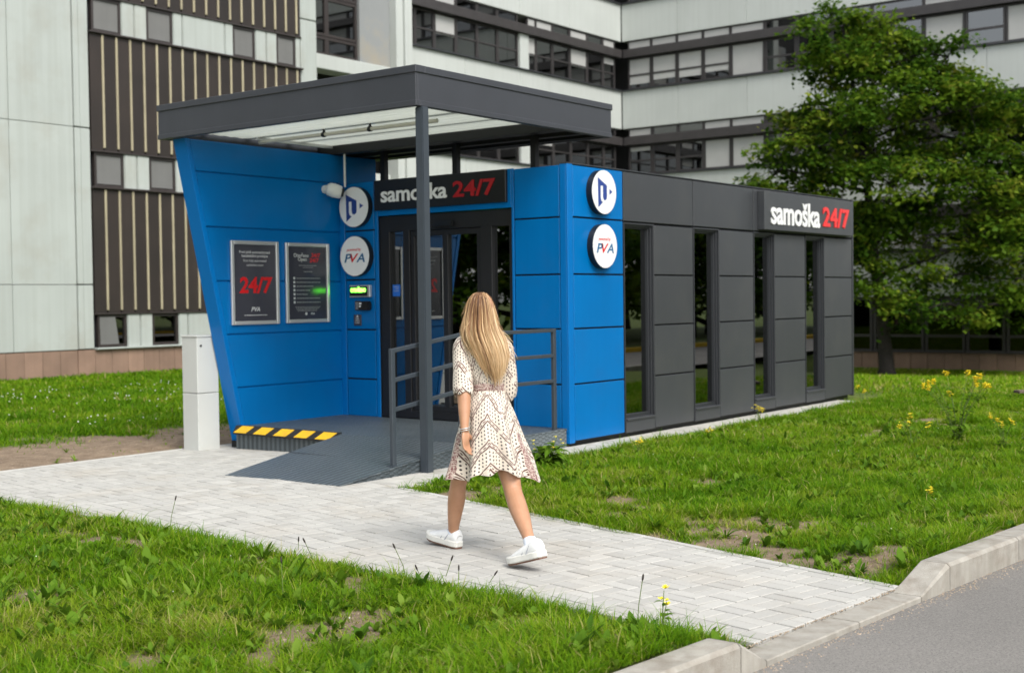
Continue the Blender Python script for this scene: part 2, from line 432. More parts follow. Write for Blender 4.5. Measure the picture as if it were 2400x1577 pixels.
B(.06, Y0 + .04, 3.51, .77, Y1 - .04, 3.53).build('soffit_dark', M['black'], can)
for y in (2.94, 1.79, .65):
    B(.27, y - .035, 2.986, .34, y + .035, 3.50).build('roof_post', M['black'], can)
B(-2.405, -.068, -.05, -2.312, .025, 3.392).build('corner_post', M['steel'], can, bevel=.008, segs=2)
mb = MB(); mb.tube([(-1.24, .75, 3.45), (-1.24, 3.45, 3.45)], .022, 10)
tube = mb.build('tube_lamp', pm('lamp_tube', (.62, .60, .54), .4), can, smooth=False)
for y in (1.0, 1.7, 2.4):
    mb = MB(); mb.tube([(-1.24, y - .02, 3.45), (-1.24, y + .02, 3.45)], .03, 10); mb.box(-1.25, y - .01, 3.46, -1.23, y + .01, 3.51); mb.build('clamp', M['black'], tube)
B(-1.30, Y1 - .30, 3.47, -.0, Y1 - .27, 3.504).build('edge_angle', M['alu'], can)
mb = MB(); mb.tube([(-.05, 3.265, 3.5), (-.05, 3.265, 3.0)], .014, 8); mb.build('conduit', M['white'], can)

# ------------------------------------------------------------------ platform, ramp, handrail
def checker_plate():
    m, N, L, P = nodes('checker_plate')
    P.inputs['Roughness'].default_value = .42; P.inputs['Metallic'].default_value = .15
    f = ramp(N, L, noise(N, L, 3.0, 6), [(.3, 0), (.7, 1)])
    c = mixc(N, L, f, (.085, .107, .120), (.130, .155, .168))
    f2 = ramp(N, L, noise(N, L, 1.4, 6, .65), [(.52, 0), (.75, 1)])
    mu = N.new('ShaderNodeMath'); mu.operation = 'MULTIPLY'; mu.inputs[1].default_value = .4; L.new(f2, mu.inputs[0])
    c = mixc(N, L, mu.outputs[0], c, (.14, .13, .115)); tc = N.new('ShaderNodeTexCoord'); hs_ = []
    sx = N.new('ShaderNodeSeparateXYZ'); L.new(tc.outputs['Object'], sx.inputs[0]); ad = N.new('ShaderNodeMath'); L.new(sx.outputs[1], ad.inputs[0]); L.new(sx.outputs[2], ad.inputs[1])
    cx = N.new('ShaderNodeCombineXYZ'); L.new(sx.outputs[0], cx.inputs[0]); L.new(ad.outputs[0], cx.inputs[1])
    for ang in (45, -45):                                  # two families of raised tear-drops
        mp = N.new('ShaderNodeMapping'); mp.inputs['Rotation'].default_value = (0, 0, R_(ang)); mp.inputs['Scale'].default_value = (12, 34, 12)
        L.new(cx.outputs[0], mp.inputs[0])
        v = N.new('ShaderNodeTexVoronoi'); v.voronoi_dimensions = '2D'; v.inputs['Scale'].default_value = 1; v.inputs['Randomness'].default_value = 0
        L.new(mp.outputs[0], v.inputs['Vector']); hs_.append(ramp(N, L, v.outputs['Distance'], [(.25, 1), (.42, 0)]))
    ck = N.new('ShaderNodeTexChecker'); ck.inputs['Scale'].default_value = 15; L.new(tc.outputs['Object'], ck.inputs['Vector'])
    h = mixc(N, L, ck.outputs['Fac'], hs_[0], hs_[1])
    wr = mixc(N, L, h, c, (.22, .245, .26)); wv = N.new('ShaderNodeTexWave'); wv.bands_direction = 'Y'; wv.inputs['Scale'].default_value = 4.2; wv.inputs['Distortion'].default_value = .6; wv.inputs['Detail'].default_value = 1; L.new(tc.outputs['Object'], wv.inputs['Vector'])
    cc = mixc(N, L, .5, c, wr); dk = mixc(N, L, ramp(N, L, wv.outputs['Fac'], [(.3, 0), (.8, 1)]), (.045, .058, .066), cc); L.new(mixc(N, L, .9, cc, dk), P.inputs['Base Color'])
    b = N.new('ShaderNodeBump'); b.inputs['Strength'].default_value = 1.0; b.inputs['Distance'].default_value = .006
    L.new(h, b.inputs['Height']); L.new(b.outputs[0], P.inputs['Normal']); return m
M['plate'] = checker_plate()
plat = thing('entrance_platform', (-.86, 1.7, 0), 'low grey checker-plate steel platform in front of the shop door', 'platform')
B(-1.71, .03, .19, -.006, 3.40, .21).build('deck', M['plate'], plat, bevel=.003)
B(-1.715, .03, -.07, -1.70, 3.395, .188).build('skirt', M['plate'], plat)
B(-1.70, .024, -.03, -.03, .04, .188).build('skirt', M['plate'], plat)
# warning nosing with yellow stripes
fx = lambda a, b, d: (a, d, b)
mb = MB(); mb.prism([(-1.768, .13), (-1.717, .13), (-1.717, .212), (-1.660, .212), (-1.660, .224), (-1.722, .224), (-1.768, .150)], fx, 1.78, 3.39)
nos = mb.build('warning_nosing', M['rubber'], plat)
for k in range(5):
    ya = 3.33 - k * .325
    for (xa, za), (xb, zb), s0, s1 in (((-1.770, .1505), (-1.724, .2255), -.05, .05),):
        q = [(xa, ya - s0, za), (xa, ya - .20 - s0, za), (xb, ya - .20 - s1, zb), (xb, ya - s1, zb)]
        q = [(x, max(1.785, min(3.385, y)), z) for x, y, z in q]
        mb = MB(); mb.add(q + [(x + .002, y, z - .002) for x, y, z in q], [(0,1,2,3),(7,6,5,4),(0,4,5,1),(1,5,6,2),(2,6,7,3),(3,7,4,0)])
        mb.build('yellow_stripe', M['yellow'], nos)
rp = thing('access_ramp', (-2.6, .8, 0), 'grey checker-plate wheelchair ramp leading up to the platform', 'ramp')
mb = MB()
a = [(-3.45, .03, .016), (-1.72, .03, .212), (-1.72, 1.735, .212), (-3.45, 1.53, .0)]
mb.add([(x, y, z + .002) for x, y, z in a] + [(x, y, z - .012) for x, y, z in a], [(0,1,2,3),(7,6,5,4),(0,4,5,1),(1,5,6,2),(2,6,7,3),(3,7,4,0)])
mb.build('ramp_plate', M['plate'], rp, bevel=.002)
for y, yt in ((.036, .036), (1.525, 1.73)):
    mb = MB(); mb.add([(-3.42, y, -.03), (-1.725, yt, -.05), (-1.725, yt, .198), (-3.42, y, .002), (-3.42, y + .012, -.03), (-1.725, yt + .012, -.05), (-1.725, yt + .012, .198), (-3.42, y + .012, .002)],
                      [(0,1,2,3),(7,6,5,4),(0,4,5,1),(1,5,6,2),(2,6,7,3),(3,7,4,0)])
    mb.build('side_skirt', M['plate'], rp)
mb = MB(); mb.bar((-2.55, .034, .118), (-2.55, 1.63, .118), .008, .004); mb.build('weld_seam', M['steel'], rp)
rail = thing('handrail', (-1.4, .075, .15), 'grey steel three-bar handrail along the ramp and platform', 'handrail')
yr = .085
top = lambda x: 1.155 + (min(x, -1.72) + 2.7) * .118
for x in (-2.7, -1.72, -.165):
    zb = (.012 + (x + 3.45) * .1135) if x < -1.8 else .205
    B(x - .025, yr - .02, zb, x + .025, yr + .02, top(x) + .018).build('rail_post', M['steel'], rail, bevel=.004)
    B(x - .05, yr - .045, zb, x + .05, yr + .045, zb + .008).build('foot_plate', M['steel'], rail)
for dz in (0, -.27, -.54):
    mb = MB(); mb.bar((-2.68, yr, top(-2.7) + dz), (-1.72, yr, top(-1.72) + dz), .036, .038); mb.build('rail_bar', M['steel'], rail, bevel=.004)
    mb = MB(); mb.bar((-1.72, yr, top(-1.72) + dz), (-.17, yr, top(-.17) + dz), .036, .038); mb.build('rail_bar', M['steel'], rail, bevel=.004)

# ------------------------------------------------------------------ signs on the kiosk
def disc_pts(r, n=48): return [(r * math.cos(2*math.pi*k/n), r * math.sin(2*math.pi*k/n)) for k in range(n)]
def round_sign(c, right, nrm, kind, label):
    c = Vector(c); right = Vector(right); nrm = Vector(nrm); up = Vector(ZP)
    t = thing('round_sign', tuple(c), label, 'sign')
    fn = lambda a, b, d: c + right * a + up * b + nrm * d
    mb = MB(); mb.prism(disc_pts(.243), fn, -.034, .040); mb.build('rim', M['blackgloss'], t)
    mb = MB(); mb.prism(disc_pts(.240), fn, .041, .045); mb.build('face', M['signwhite'], t)
    r = .243
    if kind == 'arrow':
        out = [(-.53,.64),(.21,.31),(.21,-.20),(.18,-.30),(.09,-.36),(-.02,-.375),(-.13,-.46),(-.50,-.71)][::-1]
        slot = [(-.31,.27),(-.13,.27),(-.13,-.20),(-.10,-.31),(-.02,-.38),(-.13,-.465),(-.26,-.40),(-.31,-.27)][::-1]
        tri = [(.42,.17),(.67,.04),(.42,-.10)][::-1]
        mb = MB()
        mb.prism([(x*r, y*r) for x, y in out], fn, .0455, .047); mb.prism([(x*r, y*r) for x, y in tri], fn, .0455, .047); mb.build('emblem', M['logoblue'], t)
        mb = MB(); mb.prism([(x*r, y*r) for x, y in slot], fn, .0472, .0482); mb.build('emblem_slot', M['signwhite'], t)
    else:
        put_text(MB(), 'powered by', c + up * .052 + nrm * .0455 - right * .01, right, up, nrm, width=.24, bold=.006, shear=.2, thick=.002).build('small_lettering', M['red'], t)
        x = -.110
        for ch, m in (('P', 'logocyan'), ('V', 'red'), ('A', 'logocyan')):
            put_text(MB(), ch, c + right * x + up * -.075 + nrm * .0455, right, up, nrm, width=.122 if ch == 'P' else .142, height=.105, bold=.014, shear=.24, thick=.002).build('letter', M[m], t); x += .105
    return t
YN = (0, -1, 0); XN = (-1, 0, 0)
round_sign((.60, -.036, 2.775), XP, YN, 'arrow', 'white round sign with blue arrow emblem on the right-hand face of the blue corner')
round_sign((.607, -.036, 2.18), XP, YN, 'pva', 'white round PVA sign on the right-hand face of the blue corner')
round_sign((-.036, 3.095, 2.745), YN, XN, 'arrow', 'white round sign with blue arrow emblem left of the shop door')
round_sign((-.036, 3.092, 2.152), YN, XN, 'pva', 'white round PVA sign left of the shop door')
sb = thing('sign_board', (1.8, .0, 2.7), 'x', 'sign'); sb.location = (-.02, 1.79, 2.85); WL[sb.name] = (-.02, 1.79, 2.85)
sb['label'] = 'black sign board above the shop door reading samoška 24/7'
B(-.042, .80, 2.685, -.002, 2.79, 3.045).build('board', M['blackgloss'], sb, bevel=.004)
put_text(MB(), 'samoška', (-.0425, 2.675, 2.775), YN, ZP, XN, width=1.03, height=.19, bold=.018, thick=.008, anchor='l', spacing=.98).build('lettering', M['signwhite'], sb)
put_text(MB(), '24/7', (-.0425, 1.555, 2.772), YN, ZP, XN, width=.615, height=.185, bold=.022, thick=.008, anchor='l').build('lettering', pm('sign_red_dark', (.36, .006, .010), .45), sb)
sb = thing('sign_board', (5.97, -.05, 2.75), 'long grey sign board reading samoška 24/7 on the grey side wall', 'sign')
B(4.47, -.105, 2.497, 7.47, -.003, 3.022).build('board', M['anth'], sb, bevel=.006)
put_text(MB(), 'samoška', (4.65, -.1055, 2.575), XP, ZP, YN, width=1.58, height=.335, bold=.020, thick=.012, anchor='l', spacing=.98).build('lettering', M['signwhite'], sb)
put_text(MB(), '24/7', (6.34, -.1055, 2.60), XP, ZP, YN, width=.95, height=.29, bold=.022, thick=.012, anchor='l').build('lettering', pm('sign_red_bright', (.75, .02, .02), .35), sb)

def poster(x0, x1, z0, z1, label):
    y = 3.405
    t = thing('poster', ((x0+x1)/2, y, z0), label, 'poster')
    mb = MB(); w = .042
    mb.box(x0, y-.03, z0, x0+w, y, z1); mb.box(x1-w, y-.03, z0, x1, y, z1)
    mb.box(x0+w, y-.0295, z0, x1-w, y, z0+w); mb.box(x0+w, y-.0295, z1-w, x1-w, y, z1)
    mb.build('frame', M['alu'], t, bevel=.005)
    B(x0+w*.7, y-.012, z0+w*.7, x1-w*.7, y-.004, z1-w*.7).build('sheet', M['poster'], t)
    cx = (x0+x1)/2; W_ = x1-x0-2*w; H_ = z1-z0-2*w
    P_ = lambda u, v: (cx + u*W_, y-.0125, z0+w+v*H_)
    return t, P_, W_, H_
def line(mb, P_, u0, u1, v, h):                              # a line of print too fine to read
    a = P_(u0, v); b = P_(u1, v + h)
    x = a[0]
    while x < b[0] - .004:
        w = random.uniform(.012, .035); mb.box(x, a[1]-.0012, a[2], min(x+w, b[0]), a[1], b[2]); x += w + .006
t, P_, W_, H_ = poster(-1.752, -1.04, 1.355, 2.308, 'framed dark poster with large red 24/7 on the blue side wall')
mb = MB(); tx = lambda s, v, w, b=.0: put_text(mb, s, P_(0, v), XP, ZP, YN, width=w, bold=b, thick=.0012)
tx('První plně automatizovaná', .875, .46, .012); tx('bezobslužná prodejna', .825, .39, .012); tx('First fully automated', .765, .34); tx('cashierless store', .72, .25)
put_text(mb, 'PVA', P_(0, .125), XP, ZP, YN, width=.13, height=.05, bold=.02, shear=.25, thick=.0012)
line(mb, P_, -.27, .27, .07, .010); tag(mb.build('print', M['ink'], t), kind='stuff')
put_text(MB(), '24/7', P_(.02, .36), XP, ZP, YN, width=.50, height=.19, bold=.03, shear=.08, thick=.0012).build('red_print', M['red'], t)
t, P_, W_, H_ = poster(-.93, -.222, 1.358, 2.305, 'framed dark opening-hours poster with fine print beside the inner corner')
mb = MB(); put_text(mb, 'Otevřeno', P_(-.16, .855), XP, ZP, YN, width=.24, bold=.012, thick=.0012); put_text(mb, 'Open', P_(-.13, .785), XP, ZP, YN, width=.14, bold=.012, thick=.0012)
for k, v in enumerate((.55, .495, .44, .385, .33, .275, .22)):
    a = P_(-.37, v); mb.box(a[0], a[1]-.0012, a[2], a[0]+.028, a[1], a[2]+.026)
put_text(mb, 'PVA', P_(.12, .06), XP, ZP, YN, width=.06, bold=.02, shear=.25, thick=.0012); mb.tube([P_(-.05, .075), tuple(Vector(P_(-.05, .075)) + Vector((0, -.0013, 0)))], .018, 12)
tag(mb.build('print', M['ink'], t), kind='stuff')
mb = MB(); line(mb, P_, -.22, .24, .735, .010); line(mb, P_, -.12, .14, .71, .008); line(mb, P_, -.1, .12, .65, .012)
for k, v in enumerate((.55, .495, .44, .385, .33, .275, .22)): line(mb, P_, -.29, (.33, .33, .14, .05, .0, .32, .33)[k], v + .008, .013)
for k in range(4): line(mb, P_, -.33 + .02*k, .32 - .03*k, .165 - .018*k, .008)
tag(mb.build('fine_print', M['inkgrey'], t), kind='stuff')
mb = MB(); put_text(mb, '24/7', P_(.22, .855), XP, ZP, YN, width=.15, height=.05, bold=.02, shear=.08, thick=.0012); put_text(mb, '24/7', P_(.18, .785), XP, ZP, YN, width=.15, height=.05, bold=.02, shear=.08, thick=.0012)
mb.build('red_print', M['red'], t)
t = thing('led_display', (0, 3.05, 1.66), 'small green lit LED display reading OTEVŘENO beside the door', 'display')
B(-.045, 2.885, 1.655, -.002, 3.225, 1.80).build('case', M['alu'], t, bevel=.004)
B(-.050, 2.92, 1.668, -.046, 3.215, 1.785).build('screen', M['black'], t)
put_text(MB(), 'OTEVŘENO', (-.0505, 3.07, 1.715), YN, ZP, XN, width=.25, height=.065, bold=.02, thick=.003).build('lettering', M['led'], t)
t = thing('card_reader', (0, 3.02, 1.49), 'black card reader on the blue wall below the LED display', 'card reader')
B(-.07, 2.885, 1.495, -.002, 3.07, 1.605).build('case', M['blackgloss'], t, bevel=.015, segs=2)
B(-.02, 3.075, 1.495, -.002, 3.16, 1.61).build('back_plate', M['anth'], t, bevel=.003)
mb = MB()
for k in range(2): mb.box(-.072, 3.01 - .01*k, 1.535 + .033*k, -.0705, 3.04, 1.555 + .033*k)
mb.build('pictogram', M['signwhite'], t)
mb = MB()
for k in range(4): mb.box(-.0212, 3.09, 1.515 + .022*k, -.0201, 3.145, 1.522 + .022*k)
tag(mb.build('print', M['ink'], t), kind='stuff')
t = thing('notice_plate', (0, 3.13, 1.31), 'small dark notice plate under the card reader', 'notice')
B(-.012, 3.065, 1.308, -.002, 3.19, 1.442).build('plate', M['poster'], t, bevel=.002)
mb = MB()
for k in range(4): mb.box(-.0132, 3.09 + .005*k, 1.34 + .022*k, -.0122, 3.165 - .004*k, 1.347 + .022*k)
mb.tube([(-.0122, 3.127, 1.425), (-.0134, 3.127, 1.425)], .011, 12); tag(mb.build('print', M['ink'], t), kind='stuff')
t = thing('security_camera', (-.26, 3.40, 2.95), 'white security camera on the blue side wall above the posters', 'camera')
mb = MB(); mb.tube([(-.26, 3.405, 2.965), (-.26, 3.36, 2.965)], .05, 20); mb.tube([(-.26, 3.36, 2.965), (-.26, 3.31, 2.96)], .028, 14); mb.build('mount', M['white'], t, smooth=False)
mb = MB(); mb.tube([(-.30, 3.335, 2.975), (-.28, 3.315, 2.965), (-.235, 3.27, 2.945), (-.18, 3.215, 2.925), (-.17, 3.205, 2.922)], [.045, .078, .086, .078, .066], 20); mb.build('housing', M['white'], t, smooth=True)
mb = MB(); mb.tube([(-.172, 3.207, 2.922), (-.150, 3.185, 2.915)], [.056, .046], 18); mb.build('lens', M['blackgloss'], t)

# ------------------------------------------------------------------ utility cabinet
t = thing('utility_cabinet', (-1.95, 3.8, -.06), 'pale tall utility cabinet standing left of the slanted blue wall', 'cabinet')
cabp = [(-2.05, 3.64), (-1.76, 3.625), (-1.745, 3.88), (-2.03, 3.93)]
fz = lambda a, b, d: (a, b, d)
for nm, z0, z1 in (('lower_door', -.09, .592), ('upper_door', .598, 1.225)):
    mb = MB(); mb.prism(cabp, fz, z0, z1); mb.build(nm, M['cab'], t, bevel=.006)
mb = MB(); mb.prism([(-2.058, 3.632), (-1.752, 3.617), (-1.737, 3.888), (-2.038, 3.938)], fz, 1.226, 1.245); mb.build('lid', M['cab'], t, bevel=.005)
mb = MB(); mb.tube([(-2.0, 3.636, 1.13), (-2.0, 3.628, 1.13)], .012, 10); mb.build('lock', M['black'], t)
# ------------------------------------------------------------------ ground shape
def kerb_y(x): return -5.20 - .085 * (x + 6)
def left_edge(y): return -6.05 + (y + 5.1) * (.55 / 6.9)
def right_edge(y): return -3.23 + (y + .6) * (1.24 / 4.69)
PA = [(-3.20, -.50), (-4.485, -5.326), (-5.99, -5.198), (left_edge(-.5), -.5)]            # path down to the road
PB = [(left_edge(-.5), -.5), (0.05, -.5), (0.05, 4.02), (left_edge(4.02), 4.02)]        # forecourt
def slope_z(x, y):
    return -1.06 * sstep(9, 33, x) - .02 * np.clip(np.asarray(y, float) - .8, 0, 3.4)
def paved_depth(x, y):
    """metres inside the paved area (negative outside)"""
    x = np.asarray(x, float); y = np.asarray(y, float)
    a = np.minimum.reduce([right_edge(y) - x, x - left_edge(y), y - kerb_y(x) + .3, -.2 - y + 0 * x])
    b = np.minimum.reduce([x - left_edge(y), y + .5, 4.02 - y, 8.0 - x])
    c = np.minimum.reduce([x + 3.0, 7.25 - x, y + .46, 4.2 - y])
    return np.maximum.reduce([a, b, c])
def ground_z(x, y):
    x = np.asarray(x, float); y = np.asarray(y, float)
    z = slope_z(x, y) + (vnoise(x, y, .9, 1) - .5) * .035 + (vnoise(x, y, 4, 2) - .5) * .05
    z = np.where(x > 25, slope_z(x, y), z)
    dk = y - kerb_y(x)
    d = paved_depth(x, y)
    rise = .085 * (1 - sstep(.1, 1.1, dk)) * sstep(.05, .55, -d)
    z = z + rise
    near = sstep(-.30, -.02, d)
    z = z * (1 - near) + (slope_z(x, y) - .004) * near                # meets the paving flush
    z = z - .10 * sstep(0.0, .16, d)
    z = np.where(dk < 0.02, -.16, z)                                   # below the road bed
    far = (y < -12.6); z = np.where(far, -.02 + (vnoise(x, y, 3, 3) - .5) * .04, z)
    return z
SPOTS = [(-4.09,-4.96,.30),(-4.16,-4.64,.15),(-3.75,-4.98,.18),(-3.28,-3.46,.20),(-3.0,-3.75,.13),(-1.46,-2.45,.22),(-3.36,-2.78,.16),(-2.37,-5.1,.24),(-2.8,-4.94,.2),(-7.36,-1.43,.30),
         (-6.55,.06,.24),(-7.03,-3.43,.34),(-6.7,-3.4,.30),(-6.05,-1.82,.24),(-6.35,-2.24,.18),(-6.42,-4.83,.28),(-6.34,-4.42,.16),(-7.85,-3.14,.22),(-7.46,-3.58,.22),(-6.36,-4.15,.2),(-6.29,-2.91,.12),(-6.25,-3.7,.12),(-7.6,-2.3,.14)]
def cover(x, y):
    """how much of the soil is overgrown, 0..1"""
    x = np.asarray(x, float); y = np.asarray(y, float)
    n = vnoise(x, y, .55, 4) * .55 + vnoise(x, y, .17, 5) * .3 + vnoise(x, y, 2.1, 6) * .15
    c = sstep(.24, .42, n)
    for sx, sy, r in SPOTS:
        dd = np.hypot((x - sx), (y - sy)) / r + (vnoise(x, y, .12, 7) - .5) * 1.1
        c = c * (.12 + .88 * sstep(.45, 1.2, dd))
    strip = sstep(3.9, 4.1, y) * (1 - sstep(5.7, 6.3, y + (vnoise(x, y, .5, 8) - .5) * .9)) * (1 - sstep(.2, 1.2, x))
    c = c * (1 - .97 * strip)
    c = np.where((x < -2.5) & (y > 3.9), c * sstep(4.5, 5.6, y - (x + 2.5) * -.35 + (vnoise(x, y, .4, 9) - .5)), c)
    return np.where((y > 7) | (x > 8), .55 + .45 * c, c)

def grid_lines(lo, hi, fine_lo, fine_hi, step):
    a = list(np.arange(fine_lo, fine_hi, step))
    s = step; v = fine_hi
    while v < hi: a.append(v); s *= 1.22; v += s
    a.append(hi); s = step; v = fine_lo - step
    b = []
    while v > lo: b.append(v); s *= 1.22; v -= s
    b.append(lo); return np.array(sorted(set(b + a)))
gx = grid_lines(-400, 600, -9, 10, .09); gy = grid_lines(-400, 500, -6.2, 7.5, .09)
XX, YY = np.meshgrid(gx, gy, indexing='ij')
ZZ = ground_z(XX, YY)
nv = XX.size; ny = len(gy)
me = bpy.data.meshes.new('ground')
ii, jj = np.meshgrid(np.arange(len(gx)-1), np.arange(ny-1), indexing='ij')
k = (ii * ny + jj).ravel()
faces = np.stack([k, k + ny, k + ny + 1, k + 1], 1)
def np_mesh(me, co, faces, smooth=False):
    nf, w = faces.shape
    me.vertices.add(len(co)); me.vertices.foreach_set('co', np.ascontiguousarray(co, np.float32).ravel())
    me.loops.add(nf * w); me.loops.foreach_set('vertex_index', np.ascontiguousarray(faces, np.int32).ravel())
    me.polygons.add(nf); me.polygons.foreach_set('loop_start', np.arange(0, nf * w, w, dtype=np.int32))
    me.update(calc_edges=True)
    if smooth: me.polygons.foreach_set('use_smooth', np.ones(nf, bool))
np_mesh(me, np.stack([XX.ravel(), YY.ravel(), ZZ.ravel()], 1), faces, True)
at = me.attributes.new('cover', 'FLOAT', 'POINT'); at.data.foreach_set('value', cover(XX, YY).ravel().astype(np.float32))
def soil_mat():
    m, N, L, P = nodes('soil'); P.inputs['Roughness'].default_value = .95
    a = N.new('ShaderNodeAttribute'); a.attribute_name = 'cover'
    s = mixc(N, L, ramp(N, L, noise(N, L, 6, 9, .68), [(.3, 0), (.7, 1)]), (.145, .098, .062), (.31, .23, .155))
    s = mixc(N, L, ramp(N, L, noise(N, L, 55, 3, .6), [(.60, 0), (.72, 1)]), s, (.46, .37, .27))
    g = mixc(N, L, ramp(N, L, noise(N, L, 9, 7), [(.3, 0), (.7, 1)]), (.055, .095, .010), (.13, .165, .02))
    L.new(mixc(N, L, ramp(N, L, a.outputs['Fac'], [(.15, 0), (.8, 1)]), s, g), P.inputs['Base Color'])
    b = N.new('ShaderNodeBump'); b.inputs['Strength'].default_value = .9; b.inputs['Distance'].default_value = .03
    L.new(noise(N, L, 26, 8, .7), b.inputs['Height']); L.new(b.outputs[0], P.inputs['Normal']); return m
me.materials.append(soil_mat())
tag(link('ground', me), kind='structure')

# ------------------------------------------------------------------ road and kerbs
def asphalt():
    m, N, L, P = nodes('asphalt'); P.inputs['Roughness'].default_value = .85
    f = ramp(N, L, noise(N, L, 1.3, 8, .6), [(.3, 0), (.7, 1)])
    c = mixc(N, L, f, (.135, .127, .117), (.190, .178, .162))
    f = ramp(N, L, noise(N, L, 230, 2, .6), [(.35, 0), (.7, 1)])
    c = mixc(N, L, f, c, (.30, .285, .265)); 
    f = ramp(N, L, noise(N, L, .45, 5, .65), [(.42, 0), (.6, 1)]); c = mixc(N, L, .45, c, mixc(N, L, f, (.12, .113, .103), (.24, .225, .205)))
    f = ramp(N, L, noise(N, L, 75, 3, .6), [(.3, 0), (.75, 1)])
    c = mixc(N, L, .5, c, mixc(N, L, f, (.10, .095, .088), (.30, .285, .26)))
    f = ramp(N, L, noise(N, L, 140, 2, .5), [(.60, 0), (.70, 1)])
    c = mixc(N, L, f, c, (.06, .058, .055)); L.new(c, P.inputs['Base Color'])
    b = N.new('ShaderNodeBump'); b.inputs['Strength'].default_value = .6; b.inputs['Distance'].default_value = .006
    L.new(noise(N, L, 260, 4, .7), b.inputs['Height']); L.new(b.outputs[0], P.inputs['Normal']); return m
mb = MB(); xs = [-200, -60, -20, -9, -6, -4, -2, 0, 5, 20, 60, 200]
vs = []
for x in xs: vs += [(x, kerb_y(x) - .10, -.03), (x, -12.3, -.03)]
mb.add(vs, [(2*i, 2*i+1, 2*i+3, 2*i+2) for i in range(len(xs)-1)])
tag(mb.build('road', asphalt()), kind='structure')
kerb = bpy.data.objects.new('kerb', None); COL.objects.link(kerb); kerb.location = (-5, -5.3, 0); WL['kerb'] = (-5, -5.3, 0); tag(kerb, kind='structure')
def kstone(xa, xb, ha, hb):
    g = .004; xa += g; xb -= g
    vs = []
    for x, h in ((xa, ha), (xb, hb)):
        y = kerb_y(x); ch = .018 if h > .05 else .006
        vs += [(x, y, -.14), (x, y - .165, -.14), (x, y - .165, h - ch), (x, y - .165 + ch, h), (x, y - .006, h), (x, y, h - .006)]
    mb = MB(); mb.add(vs, [(0,1,2,3,4,5), (11,10,9,8,7,6)] + [(i, (i+1) % 6, (i+1) % 6 + 6, i + 6) for i in range(6)])
    return mb.build('kerb_stone', M['kerb'], kerb)
KH = .118
for k in range(9): kstone(-6.38 - k - 1, -6.38 - k, KH, KH)
kstone(-6.38, -6.17, KH, .0)
kstone(-6.17, -5.30, .0, .0); kstone(-5.30, -4.60, .0, .0)
kstone(-4.60, -4.24, .0, KH)
for k in range(18): kstone(-4.24 + k, -3.24 + k, KH, KH)
for k in range(20):
    x = -30 + k * 4
    B(x + .01, -12.5, -.14, x + 3.99, -12.3, .10).build('kerb_stone', pm('kerb_yellow', (.62, .40, .02), .7, var=.1) if k == 0 else bpy.data.materials['kerb_yellow'], kerb)

# ------------------------------------------------------------------ block paving (basket weave)
def paver_mat(name, src):
    m, N, L, P = nodes(name); P.inputs['Roughness'].default_value = .85
    if src == 'obj': o = N.new('ShaderNodeObjectInfo').outputs['Random']
    else:
        a = N.new('ShaderNodeAttribute'); a.attribute_name = 'tone'; o = a.outputs['Fac']
    tc = N.new('ShaderNodeTexCoord'); gm = N.new('ShaderNodeNewGeometry')
    r = N.new('ShaderNodeValToRGB'); e = r.color_ramp.elements
    e[0].position = 0; e[0].color = (.385, .375, .345, 1); e[1].position = 1; e[1].color = (.505, .495, .46, 1)
    for p, c in ((.3, (.428, .42, .393)), (.8, (.452, .443, .41))):
        q = e.new(p); q.color = (*c, 1)
    L.new(o, r.inputs[0])
    f = ramp(N, L, noise(N, L, 130, 4, .7, gm.outputs['Position']), [(.35, 0), (.65, 1)])
    c = mixc(N, L, f, r.outputs[0], (.36, .35, .32)); 
    c2 = mixc(N, L, .68, c, r.outputs[0])
    f = ramp(N, L, noise(N, L, 1.1, 6, .6, gm.outputs['Position']), [(.5, 0), (.8, 1)])
    mu = N.new('ShaderNodeMath'); mu.operation = 'MULTIPLY'; mu.inputs[1].default_value = .5; L.new(f, mu.inputs[0])
    L.new(mixc(N, L, mu.outputs[0], c2, (.40, .345, .27)), P.inputs['Base Color'])
    b = N.new('ShaderNodeBump'); b.inputs['Strength'].default_value = .3; b.inputs['Distance'].default_value = .004
    L.new(noise(N, L, 220, 4, .7, gm.outputs['Position']), b.inputs['Height']); L.new(b.outputs[0], P.inputs['Normal']); return m
pav = bpy.data.objects.new('pavement', None); COL.objects.link(pav); tag(pav, kind='structure')
for nm, pg in (('path_bed', PA), ('forecourt_bed', PB)):
    P2 = []
    n = 24
    vs = []; fs = []
    (a, b, c, d) = pg
    for i in range(n + 1):
        t = i / n
        for s in (0, 1):
            p, q = (a, b) if s == 0 else (d, c)
            if nm == 'forecourt_bed': p, q = (a, d) if s == 0 else (b, c)
            x = p[0] + (q[0]-p[0])*t; y = p[1] + (q[1]-p[1])*t
            vs.append((x, y, float(slope_z(x, y)) - .006))
    fs = [(2*i, 2*i+1, 2*i+3, 2*i+2) for i in range(n)]
    mb = MB(); mb.add(vs, fs); mb.build(nm, M['sand'], pav)
def clip(poly, conv):
    out = poly; n = len(conv)
    area = sum(conv[i][0]*conv[(i+1)%n][1] - conv[(i+1)%n][0]*conv[i][1] for i in range(n)); sg = 1 if area > 0 else -1
    for i in range(n):
        (ax, ay), (bx, by) = conv[i], conv[(i+1) % n]
        f = lambda p: sg * ((bx-ax)*(p[1]-ay) - (by-ay)*(p[0]-ax))
        src, out = out, []
        for j in range(len(src)):
            p, q = src[j], src[(j+1) % len(src)]
            fp, fq = f(p), f(q)
            if fp >= 0: out.append(p)
            if (fp > 0) != (fq > 0) and abs(fp - fq) > 1e-9:
                t = fp / (fp - fq); out.append((p[0] + (q[0]-p[0])*t, p[1] + (q[1]-p[1])*t))
        if len(out) < 3: return []
    return out
